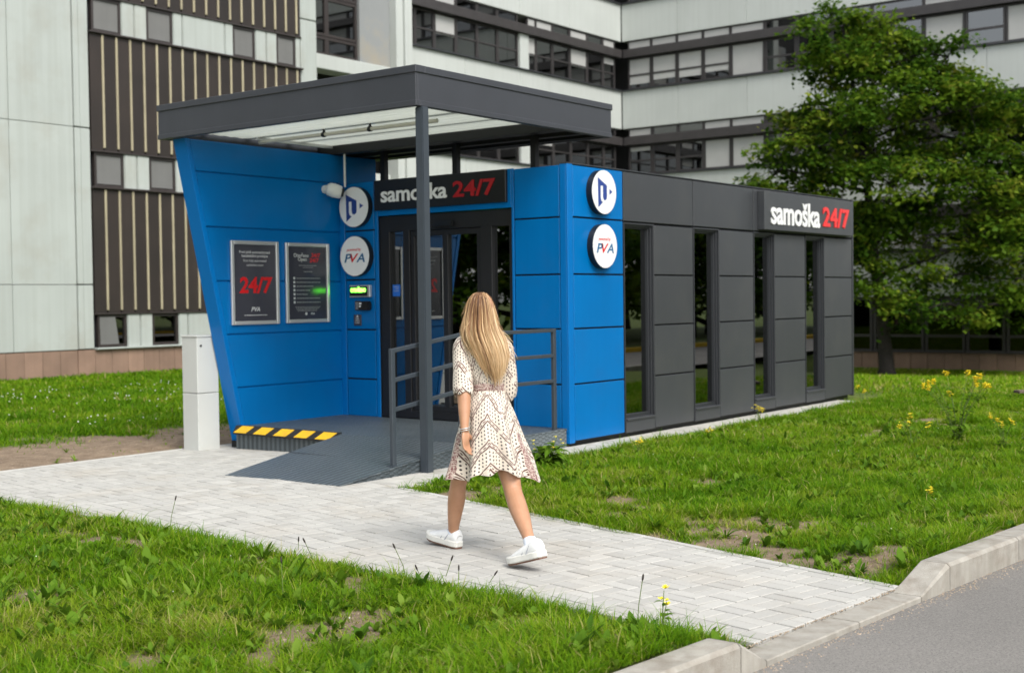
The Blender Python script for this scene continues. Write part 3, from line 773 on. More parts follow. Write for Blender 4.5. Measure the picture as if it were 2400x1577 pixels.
def parea(p): return abs(sum(p[i][0]*p[(i+1)%len(p)][1] - p[(i+1)%len(p)][0]*p[i][1] for i in range(len(p)))) / 2
UV = Vector((-.2, -.98)).normalized(); VV = Vector((UV.y * -1, UV.x)); PO = Vector((-4.6, -3.27))
# shrink the outer edges so that an edging strip fits
e_ = .055
PA2 = [(PA[0][0] - e_, PA[0][1]), (PA[1][0] - e_, PA[1][1] + .004), (PA[2][0] + .012, PA[2][1] + .004), (PA[3][0] + .012, PA[3][1])]
PB2 = [(PB[0][0] + .012, PB[0][1]), (PB[1][0], PB[1][1]), (PB[2][0], PB[2][1] - e_), (PB[3][0] + .012, PB[3][1] - e_)]
bricks = []
b_, jn = .1, .0045
for i in range(-60, 60):
    for j in range(-60, 60):
        for s in (0, 1):
            u0, v0 = i * 2 * b_, j * 2 * b_
            if (i + j) % 2: r = (u0, v0 + s*b_, u0 + 2*b_, v0 + s*b_ + b_)
            else: r = (u0 + s*b_, v0, u0 + s*b_ + b_, v0 + 2*b_)
            cu, cv = (r[0]+r[2])/2, (r[1]+r[3])/2
            c = PO + UV * cu + VV * cv
            if c.x < -6.4 or c.x > .3 or c.y < -5.6 or c.y > 4.3: continue
            if c.x > -1.5 and .25 < c.y < 3.3: continue                     # under the platform
            q = [(PO + UV * u + VV * v)[:] for u, v in ((r[0]+jn, r[1]+jn), (r[2]-jn, r[1]+jn), (r[2]-jn, r[3]-jn), (r[0]+jn, r[3]-jn))]
            for pg in (PA2, PB2):
                k = clip(q, pg)
                if len(k) >= 3 and parea(k) > .0012:
                    full = parea(k) > .999 * parea(q)
                    d = (Vector((c.x, c.y, 0)) - CAM)
                    zc = d.dot(fwd); sx = 1200 + 3021 * d.dot(rt1) / zc; sy = 788 - 3021 * d.dot(up1) / zc
                    vis = -30 < sx < 2430 and sy < 1620
                    bricks.append((full and vis and c.y < .7, zc, k, c, (i + j) % 2))
vis = sorted([k for k in bricks if k[0]], key=lambda t: t[1])[:298]
vid = set(id(k) for k in vis)
def brick_geo(k, z0, zf, rnd):
    n = len(k); cx = sum(p[0] for p in k)/n; cy = sum(p[1] for p in k)/n
    ins = [(x + (cx-x)*min(.45, .004/max(.01, math.hypot(cx-x, cy-y))*1.4), y + (cy-y)*min(.45, .004/max(.01, math.hypot(cx-x, cy-y))*1.4)) for x, y in k]
    vs = [(x, y, zf(x, y) - .02) for x, y in k] + [(x, y, zf(x, y) + z0 - .003) for x, y in k] + [(x, y, zf(x, y) + z0) for x, y in ins]
    fs = [tuple(range(2*n, 3*n))]
    for a in (0, n): fs += [(a+i, a+(i+1) % n, a+n+(i+1) % n, a+n+i) for i in range(n)]
    return vs, fs
proto = {}
pm_obj, pm_att = paver_mat('paver', 'obj'), paver_mat('paver_far', 'att')
for k in vis:
    c = k[3]; key = k[4]
    if key not in proto:
        vs, fs = brick_geo([(x - c.x, y - c.y) for x, y in k[2]], .012, lambda x, y: 0, 0)
        proto[key] = MB().add(vs, fs).mesh('paver', pm_obj)
    o = link('paver', proto[key], pav); o.location = (c.x, c.y, float(slope_z(c.x, c.y)) + random.uniform(-.0015, .0015)); o.rotation_euler = (random.uniform(-.006, .006), random.uniform(-.006, .006), random.uniform(-.006, .006))
mb = MB(); tone = []
for k in bricks:
    if id(k) in vid: continue
    dz = random.uniform(-.0012, .0012)
    vs, fs = brick_geo(k[2], .012 + dz, lambda x, y: float(slope_z(x, y)), 0)
    mb.add(vs, fs); tone += [random.random()] * len(vs)
o = mb.build('pavers', pm_att, pav); tag(o, kind='stuff')
at = o.data.attributes.new('tone', 'FLOAT', 'POINT'); at.data.foreach_set('value', np.array(tone, np.float32))
# edging stones
def edging(p, q, w=.05):
    p = Vector(p); q = Vector(q); L_ = (q-p).length; n = max(1, round(L_)); d = (q-p)/n
    nrm = Vector((-d.y, d.x)).normalized()
    for i in range(n):
        a = p + d*i + d.normalized()*.003; b = p + d*(i+1) - d.normalized()*.003
        pts = [a, b, b + nrm*w, a + nrm*w]
        mb = MB(); mb.add([(v.x, v.y, float(slope_z(v.x, v.y)) + z) for z in (-.05, .016) for v in pts], [(3,2,1,0),(4,5,6,7),(0,1,5,4),(1,2,6,5),(2,3,7,6),(3,0,4,7)])
        mb.build('edging_stone', M['edging'], pav, bevel=.004)
edging((PA[0][0], PA[0][1]), (PA[1][0], PA[1][1]), -.05)
edging((left_edge(3.97), 4.02), (-1.7, 4.02), -.05)
# pale slab strip along the side of the kiosk
slabm = pm('strip_slab', (.46, .45, .41), .9, var=.14, vscale=7, bump=.5, bscale=90, orand=.06, dirt=(.28, .25, .18), dirtamt=.5, dscale=5)
for k in range(20):
    x = -3.05 + k * .51
    B(x + .005, -.455, -.05, x + .505, .02 if x > -.1 else -.01, .014 + random.uniform(-.002, .002)).build('slab', slabm, pav, bevel=.005)

# ------------------------------------------------------------------ left office block
lb = thing('office_block', (9, 18, 0), 'office block with brown ribbed cladding bands and white concrete wall panels on the left', 'building')
YB = 17.9
B(-6.0, YB + .12, -.3, 13.70, 30, 16.2).build('core', M['gap'], lb)
zs = [.56, 2.05, 5.65, 9.25, 12.85, 16.4]; xs = [-6.02, -2.75, .85, 4.45, 6.06]
for a, b in zip(zs[:-1], zs[1:]):
    for c, d in zip(xs[:-1], xs[1:]):
        B(c + .006, YB + .012, a + .006, d - .006, YB + .119, b - .006).build('wall_panel', M['wall'], lb, bevel=.006)
    B(6.075, YB - .02, a + .014, 6.215, YB + .119, b - .014).build('pilaster', M['wall'], lb, bevel=.01)
    B(6.225, YB, a + .012, 6.485, YB + .119, b - .012).build('wall_panel', M['wall'], lb, bevel=.012)
    B(13.15, YB - .015, a + .012, 13.74, YB + .6, b - .012).build('pilaster', M['wall'], lb, bevel=.02)
xb = [6.50] + [6.85 + .383 * k for k in range(17)] + [13.135]
for z0, z1 in ((1.405, 4.275), (5.175, 7.855), (8.755, 11.44), (12.34, 15.0)):
    for a, b in zip(xb[:-1], xb[1:]):
        B(a + .018, YB - .02, z0, b - .018, YB + .119, z1).build('cladding_board', M['boards'], lb, bevel=.006)
    for a in xb[1:-1]:
        B(a - .027, YB - .05, z0 + .05, a + .027, YB + .118, z1 - .015).build('batten', M['batten'], lb, bevel=.008)
    B(6.48, YB - .10, z1 + .0, 13.16, YB + .119, z1 + .045).build('ledge', M['brownmetal'], lb, bevel=.006)
    B(6.485, YB - .04, z0 - .05, 13.15, YB + .117, z0 - .002).build('ledge', M['brownmetal'], lb, bevel=.006)
wx = [(6.60, 7.40), (8.13, 8.90), (10.80, 11.54), (12.29, 12.97)]
def window(par, axis, p, a0, a1, z0, z1, fm, gm, blind=None, bl=1.0, transom=None, fw=.06, mull=None, depth=.0):
    """one window: frame, pane, optional blind drawn down by bl of the height; axis 'x' = facade along x at y=p, 'y' = along y at x=p"""
    def bx(mb, u0, u1, d0, d1, za, zb):
        if axis == 'x': mb.box(u0, p + d0, za, u1, p + d1, zb)
        else: mb.box(p + d0, u0, za, p + d1, u1, zb)
        return mb
    mb = MB()
    bx(mb, a0, a0 + fw, depth, depth + .09, z0, z1); bx(mb, a1 - fw, a1, depth, depth + .09, z0, z1)
    bx(mb, a0 + fw, a1 - fw, depth + .002, depth + .088, z0, z0 + fw); bx(mb, a0 + fw, a1 - fw, depth + .002, depth + .088, z1 - fw, z1)
    if transom: bx(mb, a0 + fw, a1 - fw, depth + .004, depth + .086, transom, transom + fw)
    if mull: bx(mb, mull - fw/2, mull + fw/2, depth + .004, depth + .086, z0 + fw, z1 - fw)
    w = mb.build('window', fm, par)
    bx(MB(), a0 + fw*.6, a1 - fw*.6, depth + .05, depth + .056, z0 + fw*.6, z1 - fw*.6).build('pane', gm, w)
    if blind:
        zz0 = z1 - fw - (z1 - z0 - 2*fw) * bl
        bx(MB(), a0 + fw*.8, a1 - fw*.8, depth + .030, depth + .046, zz0, z1 - fw*.8).build('blind', blind, w)
    return w
for r, (z0, z1) in enumerate(((.60, 1.35), (4.325, 5.12), (7.905, 8.70), (11.49, 12.285))):
    px = 6.50
    for i, (a, b) in enumerate(wx):
        if r == 0 and i == 0:
            w = window(lb, 'x', YB + .02, a, b, z0, z1, M['brownmetal'], M['bglass'])
            mb = MB(); mb.add([(a+.05, YB+.03, .66), (b-.22, YB+.03, .66), (b-.33, YB+.012, 1.30), (a+.05, YB+.012, 1.30), (a+.05, YB+.045, .66), (b-.22, YB+.045, .66), (b-.33, YB+.027, 1.30), (a+.05, YB+.027, 1.30)],
                              [(0,1,2,3),(7,6,5,4),(0,4,5,1),(1,5,6,2),(2,6,7,3),(3,7,4,0)]); mb.build('blind', M['blind'], w)
        else:
            window(lb, 'x', YB + .02, a, b, z0, z1, M['brownmetal'], M['bglass'], M['blind'] if not (r == 0 and i == 1) else None, .98)
        if a - px > .15:
            mid = [px] + ([px + (a - px) / 2] if a - px < 1.2 else [px + .28, a - .28]) + [a]
            for c, d in zip(mid[:-1], mid[1:]):
                B(c + .008, YB - .005, z0 - .03, d - .008, YB + .119, z1 + .045).build('wall_panel', M['wall'], lb, bevel=.02, segs=2)
        px = b
    B(px + .01, YB - .005, z0 - .03, 13.13, YB + .119, z1 + .045).build('wall_panel', M['wall'], lb, bevel=.02)
B(6.49, YB - .10, .55, 13.16, YB + .119, .588).build('ledge', M['wall'], lb, bevel=.008)
for k in range(34):
    x = -1.6 + k * .45
    B(x + .004, YB - .005 if x > 6 else YB + .02, -.3, x + .446, YB + .118, .545).build('plinth_tile', M['tile'], lb, bevel=.004)

# ------------------------------------------------------------------ L-shaped office block behind
ob = thing('office_block', (35, 21.5, -1), 'long white office block with dark ribbon windows behind the kiosk', 'building')
YM_, XR = 21.53, 35.0
B(14.0, YM_ + 1.2, -1.4, 60, 40, 20.5).build('core', M['room'], ob)
B(XR + 1.2, -4.0, -1.4, 60, YM_ + 1.19, 20.5).build('core', M['room'], ob)
SP = [(1.5, 3.1), (5.1, 6.67), (8.68, 10.25), (12.34, 13.88), (15.95, 17.5), (19.5, 20.6)]
for z0, z1 in SP:
    jx = [21.45, 24.6, 27.9, 31.2, 34.99]
    for a, b in zip(jx[:-1], jx[1:]): B(a + .006, YM_, z0, b - .006, YM_ + 1.19, z1).build('spandrel_panel', M['band'], ob, bevel=.01)
    jy = [21.50, 18.82, 15.7, 12.6, 9.5, 6.4, 3.3, .2, -4.0]
    for a, b in zip(jy[:-1], jy[1:]): B(XR, b + .006, z0, XR + 1.19, a - .006, z1).build('spandrel_panel', M['band'], ob, bevel=.01)
    B(21.45, YM_ - .10, z1, XR - .1, YM_ + .25, z1 + .05).build('sill_flashing', M['anthtrim'], ob)
    B(XR - .10, -4.0, z1, XR + .25, YM_ - .11, z1 + .05).build('sill_flashing', M['anthtrim'], ob)
mx = [21.46, 22.0, 23.02, 24.19, 25.40, 26.60, 27.85]; mx2 = [28.44, 29.0, 30.1, 31.3, 32.52, 33.7, 34.6]
my = [21.25, 20.10, 18.88, 17.67, 16.43, 14.94, 13.6, 12.2, 10.6, 8.65, 7.16, 5.76, 4.3, 2.8, 1.4, 0, -1.5, -3, -4.0]
RB = [(-.54, 1.5), (3.15, 5.1), (6.72, 8.68), (10.30, 12.34), (13.93, 15.95)]
fmm = pm('dark_window_metal', (.040, .036, .036), .5, var=.15, vscale=3)
for r, (z0, z1) in enumerate(RB):
    zt = z1 - .42                                              # the projecting rail hides the transom light
    if r > 0:
        B(21.45, YM_ - .16, z1 - .72, XR - .2, YM_ + .02, z1 - .38).build('sun_rail', fmm, ob, bevel=.01)
        B(XR - .16, -4.0, z1 - .72, XR + .02, YM_ - .17, z1 - .38).build('sun_rail', fmm, ob, bevel=.01)
        B(27.87, YM_ - .02, z0, 28.42, YM_ + .5, z1 - .73).build('pillar', M['band'], ob)
    for ml in (mx, mx2):
        for i, (a, b) in enumerate(zip(ml[:-1], ml[1:])):
            if r == 0: continue
            bl = random.random()
            window(ob, 'x', YM_ + .06, a + .01, b - .01, z0, z1 - .73, fmm, M['bglass'], M['blindw'] if bl < .22 else None, random.choice((.3, .55, .2)), z0 + .62, .055)
            window(ob, 'x', YM_ + .06, a + .01, b - .01, z1 - .375, z1 - .005, fmm, M['bglass'], M['blindw'] if bl < .35 else None, .95, None, .05)
    for i, (a, b) in enumerate(zip(my[:-1], my[1:])):
        blind, bl, tr = None, 1.0, z0 + .55
        if r == 3: blind, bl = {0: (M['blindw'], .88), 1: (M['blindw'], .80), 2: (M['blindw'], .84), 3: (M['blindw'], .78), 4: (M['blindw'], 1.0), 9: (M['blindw'], 1.0), 10: (None, 0), 11: (M['blindw'], 1.0)}.get(i, (None, 0))
        if r == 2: blind, bl = {0: (M['blindw'], .15), 3: (M['blindw'], 1.0), 4: (M['blindw'], 1.0), 8: (M['blindw'], 1.0)}.get(i, (None, 0))
        if r in (1, 4): blind, bl = random.choice(((None, 0), (M['blindw'], 1.0), (None, 0), (M['blindw'], .5)))
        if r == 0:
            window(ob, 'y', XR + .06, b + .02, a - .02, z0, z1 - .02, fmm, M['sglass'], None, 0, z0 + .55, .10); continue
        window(ob, 'y', XR + .06, b + .012, a - .012, z0, z1 - .73, fmm, M['bglass'], blind, bl, tr if (blind is None or bl < .9) else None, .075)
        window(ob, 'y', XR + .06, b + .012, a - .012, z1 - .375, z1 - .005, fmm, M['bglass'], M['blindw'] if blind else None, .95, None, .05)
for k in range(50):
    y = YM_ - k * .62
    if y > -3.6: B(XR - .03, y - .61, -1.5, XR + .3, y - .005, -.545).build('plinth_tile', M['tile'], ob, bevel=.005)
B(XR - .12, -4.0, -.54, XR + .05, YM_, -.50).build('ledge', fmm, ob)
# recessed stair bay between the two blocks
B(20.72, YM_ - .25, -1, 21.06, YM_ + .6, 20.6).build('pillar', M['band'], ob, bevel=.02)
B(21.08, YM_ - .32, -1, 21.44, YM_ + .6, 20.6).build('pillar', M['band'], ob, bevel=.02)
B(19.26, YM_ + .05, 9.38, 20.71, YM_ + .6, 14.4).build('grey_wall_panel', M['wallgrey'], ob)
B(14.0, YM_ - .02, 8.90, 20.71, YM_ + .7, 9.36).build('beam', M['band'], ob, bevel=.02)
B(14.0, YM_ + .1, 5.3, 20.71, YM_ + .7, 5.8).build('beam', M['band'], ob, bevel=.02)
for a, b in ((15.5, 16.8), (16.8, 17.85), (17.85, 19.22)):
    for z0, z1 in ((9.37, 9.95), (9.97, 11.2), (11.22, 13.0)):
        window(ob, 'x', YM_ + .12, a, b, z0, z1, M['brownmetal'], M['bglass'], random.choice((None, None, M['blind'])), .5, None, .09)
# ------------------------------------------------------------------ grass
def leafy(name, stops, transl=.35, rough=.6):
    m, N, L, P = nodes(name); P.inputs['Roughness'].default_value = rough; P.inputs['Specular IOR Level'].default_value = .12
    a = N.new('ShaderNodeAttribute'); a.attribute_name = 'tint'
    r = N.new('ShaderNodeValToRGB'); e = r.color_ramp.elements
    while len(e) < len(stops): e.new(.5)
    for i, (p, c) in enumerate(stops): e[i].position = p; e[i].color = (*c, 1)
    L.new(a.outputs['Fac'], r.inputs[0]); L.new(r.outputs[0], P.inputs['Base Color'])
    t = N.new('ShaderNodeBsdfTranslucent'); L.new(r.outputs[0], t.inputs[0])
    mx = N.new('ShaderNodeMixShader'); mx.inputs[0].default_value = transl
    L.new(P.outputs[0], mx.inputs[1]); L.new(t.outputs[0], mx.inputs[2]); L.new(mx.outputs[0], N['Material Output'].inputs[0]); return m
M['grass'] = leafy('grass_blade', [(0, (.034, .112, .003)), (.3, (.078, .200, .004)), (.6, (.150, .285, .006)), (.85, (.26, .34, .02)), (1, (.42, .37, .14))], .42, .75)
M['weed'] = leafy('weed_leaf', [(0, (.045, .115, .008)), (.5, (.105, .205, .012)), (1, (.20, .29, .04))], .3, .7)
cam_np = np.array(CAM); f_np = np.array(fwd); r_np = np.array(rt1); u_np = np.array(up1)
def in_view(x, y, z, mx=.35, my=.30):
    d = np.stack([x, y, z], 1) - cam_np
    w = d @ f_np; w = np.where(w < .5, .5, w)
    sx = 3021 * (d @ r_np) / w / 1200; sy = 3021 * (d @ u_np) / w / 788
    return (np.abs(sx) < 1 + mx) & (np.abs(sy) < 1 + my) & ((d @ f_np) > 1.5), w
def blades(pos, h, w, az, lean, curl, tint, extra=None):
    n = len(pos)
    dx = np.stack([np.cos(az), np.sin(az)], 1); px = np.stack([-np.sin(az), np.cos(az)], 1)
    def ring(t):
        out = pos.copy(); hor = (lean * t + curl * t * t) * h
        out[:, 0] += dx[:, 0] * hor; out[:, 1] += dx[:, 1] * hor; out[:, 2] += h * t * np.sqrt(np.clip(1 - (lean * .6 * t) ** 2, .2, 1)) - curl * .35 * h * t ** 3
        return out
    r0, r1, r2 = ring(0.0), ring(.55), ring(1.0)
    a = np.zeros((n, 3)); a[:, :2] = px; W = (w / 2)[:, None]
    v = np.stack([r0 - a*W, r0 + a*W, r1 + a*W*.85, r1 - a*W*.85, r2], 1).reshape(-1, 3)
    b = np.arange(n)[:, None] * 5
    tri = np.concatenate([b + np.array([[0,1,2]]), b + np.array([[0,2,3]]), b + np.array([[3,2,4]])], 0)
    return v, tri, np.repeat(tint, 5)
def make_stuff(name, v, tri, tint, mat, label, cat, smooth=True):
    me = bpy.data.meshes.new(name); np_mesh(me, v, tri, smooth)
    at = me.attributes.new('tint', 'FLOAT', 'POINT'); at.data.foreach_set('value', np.clip(tint, 0, 1).astype(np.float32))
    me.materials.append(mat)
    return tag(link(name, me), label, cat, kind='stuff')
def scatter(n, x0, x1, y0, y1, dens_fn, edge=0.0):
    x = rng.uniform(x0, x1, n); y = rng.uniform(y0, y1, n)
    z = ground_z(x, y); ok, d = in_view(x, y, z)
    c = cover(x, y); pd = paved_depth(x, y); dk = y - kerb_y(x)
    keep = ok & (pd < edge) & (dk > .0) & (rng.random(n) < dens_fn(x, y, d, c))
    return x[keep], y[keep], z[keep], d[keep], c[keep], pd[keep]
def lawn(name, n, box, dens, hmin, hmax, label, spread=.035, wide=1.0, edge=.02, yellow=0.0):
    x, y, z, d, c, pd = scatter(n, *box, dens, edge)
    rep = 7                                                     # blades per tuft
    m = len(x) * rep
    X = np.repeat(x, rep) + rng.normal(0, spread, m); Y = np.repeat(y, rep) + rng.normal(0, spread, m)
    Z = ground_z(X, Y) - .008; D = np.repeat(d, rep); Cc = np.repeat(c, rep)
    keep = (paved_depth(X, Y) < edge + .03) & (Y - kerb_y(X) > -.01)
    tuftaz = np.repeat(rng.uniform(0, 2*np.pi, len(x)), rep)
    az = tuftaz + rng.normal(0, 1.3, m)
    hn = vnoise(X, Y, .45, 21) * .6 + vnoise(X, Y, .12, 22) * .4
    h = (hmin + (hmax - hmin) * hn) * (rng.uniform(.4, 1.2, m) + np.where(rng.random(m) < .06, .55, 0)) * (.40 + .60 * Cc)
    w = rng.uniform(.0032, .0058, m) * np.maximum(1, D / 7.5) * wide
    lean = rng.uniform(.1, 1.15, m); curl = rng.uniform(0, .85, m)
    patch = vnoise(X, Y, .8, 23) * .5 + vnoise(X, Y, .2, 24) * .5
    tint = .16 + .62 * patch + rng.normal(0, .13, m) + yellow + np.where(rng.random(m) < .06, .45, 0) + (1 - Cc) * .2
    k = keep
    v, t, ti = blades(np.stack([X, Y, Z], 1)[k], h[k], w[k], az[k], lean[k], curl[k], tint[k])
    return make_stuff(name, v, t, ti, M['grass'], label, 'grass')
lawn('grass', 62000, (-9.2, -5.45, -5.6, 4.3), lambda x, y, d, c: (c * .92 + .03) * np.clip(6.5 / d, .3, 1), .05, .135, 'patchy green grass in the near left foreground', edge=.05, yellow=.12)
lawn('grass', 130000, (-4.6, 9, -6.6, -.40), lambda x, y, d, c: (c * .95 + .03) * np.clip(8.0 / d, .12, 1), .05, .135, 'green lawn between the path, the kiosk and the kerb', edge=.05, yellow=.07)
lawn('grass', 60000, (8.5, 34, -9, 20), lambda x, y, d, c: (c * .9) * np.clip(20 / d, .3, 1), .06, .13, 'yellow-green lawn behind the kiosk under the tree', spread=.16, wide=1.5, yellow=.16)
lawn('grass', 60000, (-6, 16, 3.9, 17.9), lambda x, y, d, c: (c * .9) * np.clip(17 / d, .3, 1), .07, .16, 'lawn in front of the left office block', spread=.10, wide=1.25)

# broad-leaved weeds scattered in the near lawns
def strip_leaf(base, az, ln, wd, rise, droop, n=4):
    """one lanceolate leaf as a bent strip: returns (verts, faces)"""
    d = np.array([math.cos(az), math.sin(az), 0]); p = np.array([-d[1], d[0], 0]); vs = []
    for i in range(n + 1):
        t = i / n; c = np.array(base) + d * ln * t + np.array([0, 0, ln * (rise * t - droop * t * t)])
        w = wd * (math.sin(math.pi * min(1, t * .93 + .07)) ** .8) / 2
        vs += [c - p * w + np.array([0, 0, w * .35]), c, c + p * w + np.array([0, 0, w * .35])]
    fs = []
    for i in range(n):
        a = i * 3; fs += [(a, a+1, a+4, a+3), (a+1, a+2, a+5, a+4)]
    return vs, fs
def weed_patch(name, n, box, label, size=1.0, wr=(.12, .24), rise=(.5, 1.6)):
    V, F, T = [], [], []; cnt = 0
    x, y, z, d, c, pd = scatter(n, *box, lambda x, y, d, c: .35 + .5 * c, -.06)
    for i in range(len(x)):
        s = random.uniform(.6, 1.25) * size; t0 = random.uniform(.1, .8)
        for k in range(random.randint(8, 15)):
            ln = random.uniform(.05, .12) * s
            vs, fs = strip_leaf((x[i], y[i], z[i] - .004), random.uniform(0, 6.283), ln, ln * random.uniform(*wr), random.uniform(*rise), random.uniform(.2, .8))
            V += vs; F += [tuple(q + cnt for q in f) for f in fs]; cnt += len(vs); T += [t0 + random.gauss(0, .12)] * len(vs)
    return make_stuff(name, np.array(V), np.array(F), np.array(T), M['weed'], label, 'weeds')
weed_patch('weeds', 420, (-9.0, -5.6, -5.4, 3), 'broad-leaved weeds in the near left lawn')
weed_patch('weeds', 300, (-4.4, 5, -5.8, -.5), 'broad-leaved weeds in the lawn beside the kiosk')
weed_patch('weeds', 60, (-5.6, 0, 4.1, 6.3), 'low weeds on the bare soil strip at the left')
weed_patch('clover', 2600, (-9.0, -5.6, -5.4, 3), 'low clover leaves among the near left grass', .42, (.55, .9), (.9, 2.4))
weed_patch('clover', 2400, (-4.4, 4, -5.8, -.5), 'low clover leaves among the grass right of the path', .42, (.55, .9), (.9, 2.4))
# small white clover heads
def dots(name, pts, r, mat, label, cat):
    mb = MB()
    for (x, y, z) in pts:
        s = r * random.uniform(.7, 1.3)
        mb.add([(x+s,y,z),(x,y+s,z),(x-s,y,z),(x,y-s,z),(x,y,z+s),(x,y,z-s)], [(0,1,4),(1,2,4),(2,3,4),(3,0,4),(1,0,5),(2,1,5),(3,2,5),(0,3,5)])
    return tag(mb.build(name, mat, smooth=True), label, cat, kind='stuff')
M['petalw'] = pm('white_petal', (.75, .74, .68), .7); M['petaly'] = pm('yellow_petal', (.85, .70, .03), .6, orand=.05)
x, y, z, d, c, pd = scatter(1500, -6, 12, 6.2, 14, lambda x, y, d, c: .30 * sstep(.45, .7, vnoise(x, y, 1.2, 31)) + .06, -.1)
dots('clover_flowers', [(a, b, q + random.uniform(.07, .15)) for a, b, q in zip(x, y, z)], .012, M['petalw'], 'white clover heads in the lawn before the left block', 'flowers')
x, y, z, d, c, pd = scatter(420, -9, 5, -5.6, -.5, lambda x, y, d, c: .10 + .4 * sstep(.55, .75, vnoise(x, y, .6, 32)), -.1)
dots('clover_flowers', [(a, b, q + random.uniform(.03, .09)) for a, b, q in zip(x, y, z)], .0042, M['petalw'], 'tiny white flowers in the near lawns', 'flowers')
# pebbles and crumbs on the bare soil
mb = MB(); xs = rng.uniform(-9, 4, 9000); ys = rng.uniform(-5.6, 6.3, 9000); zs_ = ground_z(xs, ys); cv = cover(xs, ys); pdv = paved_depth(xs, ys); okv, dv = in_view(xs, ys, zs_)
for a, b, q, c, p, o in zip(xs, ys, zs_, cv, pdv, okv):
    if o and p < -.02 and c < .45 and b - float(kerb_y(a)) > .02:
        s = random.uniform(.003, .011); j = lambda: random.uniform(.6, 1.3) * s
        mb.add([(a+j(),b,q),(a,b+j(),q),(a-j(),b,q),(a,b-j(),q),(a,b,q+j()*.8),(a,b,q-s)], [(0,1,4),(1,2,4),(2,3,4),(3,0,4),(1,0,5),(2,1,5),(3,2,5),(0,3,5)])
for k in range(1500):                                        # grit washed into the gutter and onto the dropped kerb
    a = random.uniform(-7.2, 3.0); b = float(kerb_y(a)) - .165 - abs(random.gauss(0, .05)); q = -.03; s = random.uniform(.002, .007); j = lambda: random.uniform(.6, 1.3) * s
    mb.add([(a+j(),b,q),(a,b+j(),q),(a-j(),b,q),(a,b-j(),q),(a,b,q+j()*.8),(a,b,q-s)], [(0,1,4),(1,2,4),(2,3,4),(3,0,4),(1,0,5),(2,1,5),(3,2,5),(0,3,5)])
for k in range(260):
    a = random.uniform(-6.1, -4.55); b = float(kerb_y(a)) + random.gauss(0, .006); q = .008; s = random.uniform(.002, .006); j = lambda: random.uniform(.6, 1.3) * s
    mb.add([(a+j(),b,q),(a,b+j(),q),(a-j(),b,q),(a,b-j(),q),(a,b,q+j()*.8),(a,b,q-s)], [(0,1,4),(1,2,4),(2,3,4),(3,0,4),(1,0,5),(2,1,5),(3,2,5),(0,3,5)])
tag(mb.build('pebbles', pm('pebble', (.34, .27, .20), .9, var=.3, vscale=40)), 'small pebbles and crumbs on the soil and along the kerb', 'pebbles', kind='stuff')

# ------------------------------------------------------------------ single wild plants
M['stem'] = pm('plant_stem', (.10, .15, .03), .7); M['seed'] = pm('seed_head', (.028, .022, .016), .8)
PL = ['leftmost plantain stalk of the cluster by the path below the walking woman', 'tall plantain stalk leaning right in the cluster below the walking woman', 'shortest plantain stalk of the cluster below the walking woman', 'upright plantain stalk below the rear shoe of the woman', 'plantain stalk leaning right, last of the row below the rear shoe', 'lone plantain stalk at the far left path edge below the cabinet', 'plantain stalk on the path edge straight below the ramp foot', 'tall plantain stalk beside the yellow flower at the dropped kerb', 'short plantain stalk left of the cluster below the woman', 'plantain stalk standing inside the near lawn away from the path']
def gzf(x, y): return float(ground_z(np.array([x]), np.array([y]))[0])
for x, y, h, lx, ly in ((-5.834,-2.90,.20,-.04,.05),(-5.70,-3.06,.21,.02,-.05),(-5.80,-3.0,.12,-.03,.02),(-5.72,-3.20,.17,.0,.0),(-5.72,-3.36,.16,.05,-.06),(-5.68,-.53,.24,.03,-.03),(-5.62,-1.76,.17,.0,-.01),(-6.03,-4.59,.24,.02,-.02),(-5.9,-2.2,.15,-.03,.04),(-6.7,-2.8,.22,.02,.03)):
    z = gzf(x, y); t = thing('plantain_stalk', (x, y, z), PL.pop(0), 'plant', 'plantain stalks along the path edge')
    p = [(x, y, z), (x + lx*.3, y + ly*.3, z + h*.5), (x + lx, y + ly, z + h)]
    mb = MB(); mb.tube(p, .0022, 5); mb.build('stem', M['stem'], t)
    q = Vector(p[2]); d = (Vector(p[2]) - Vector(p[1])).normalized()
    mb = MB(); mb.tube([q - d*.004, q + d*.008, q + d*.026, q + d*.034], [.002, .0055, .0048, .001], 6); mb.build('seed_head', M['seed'], t, smooth=True)
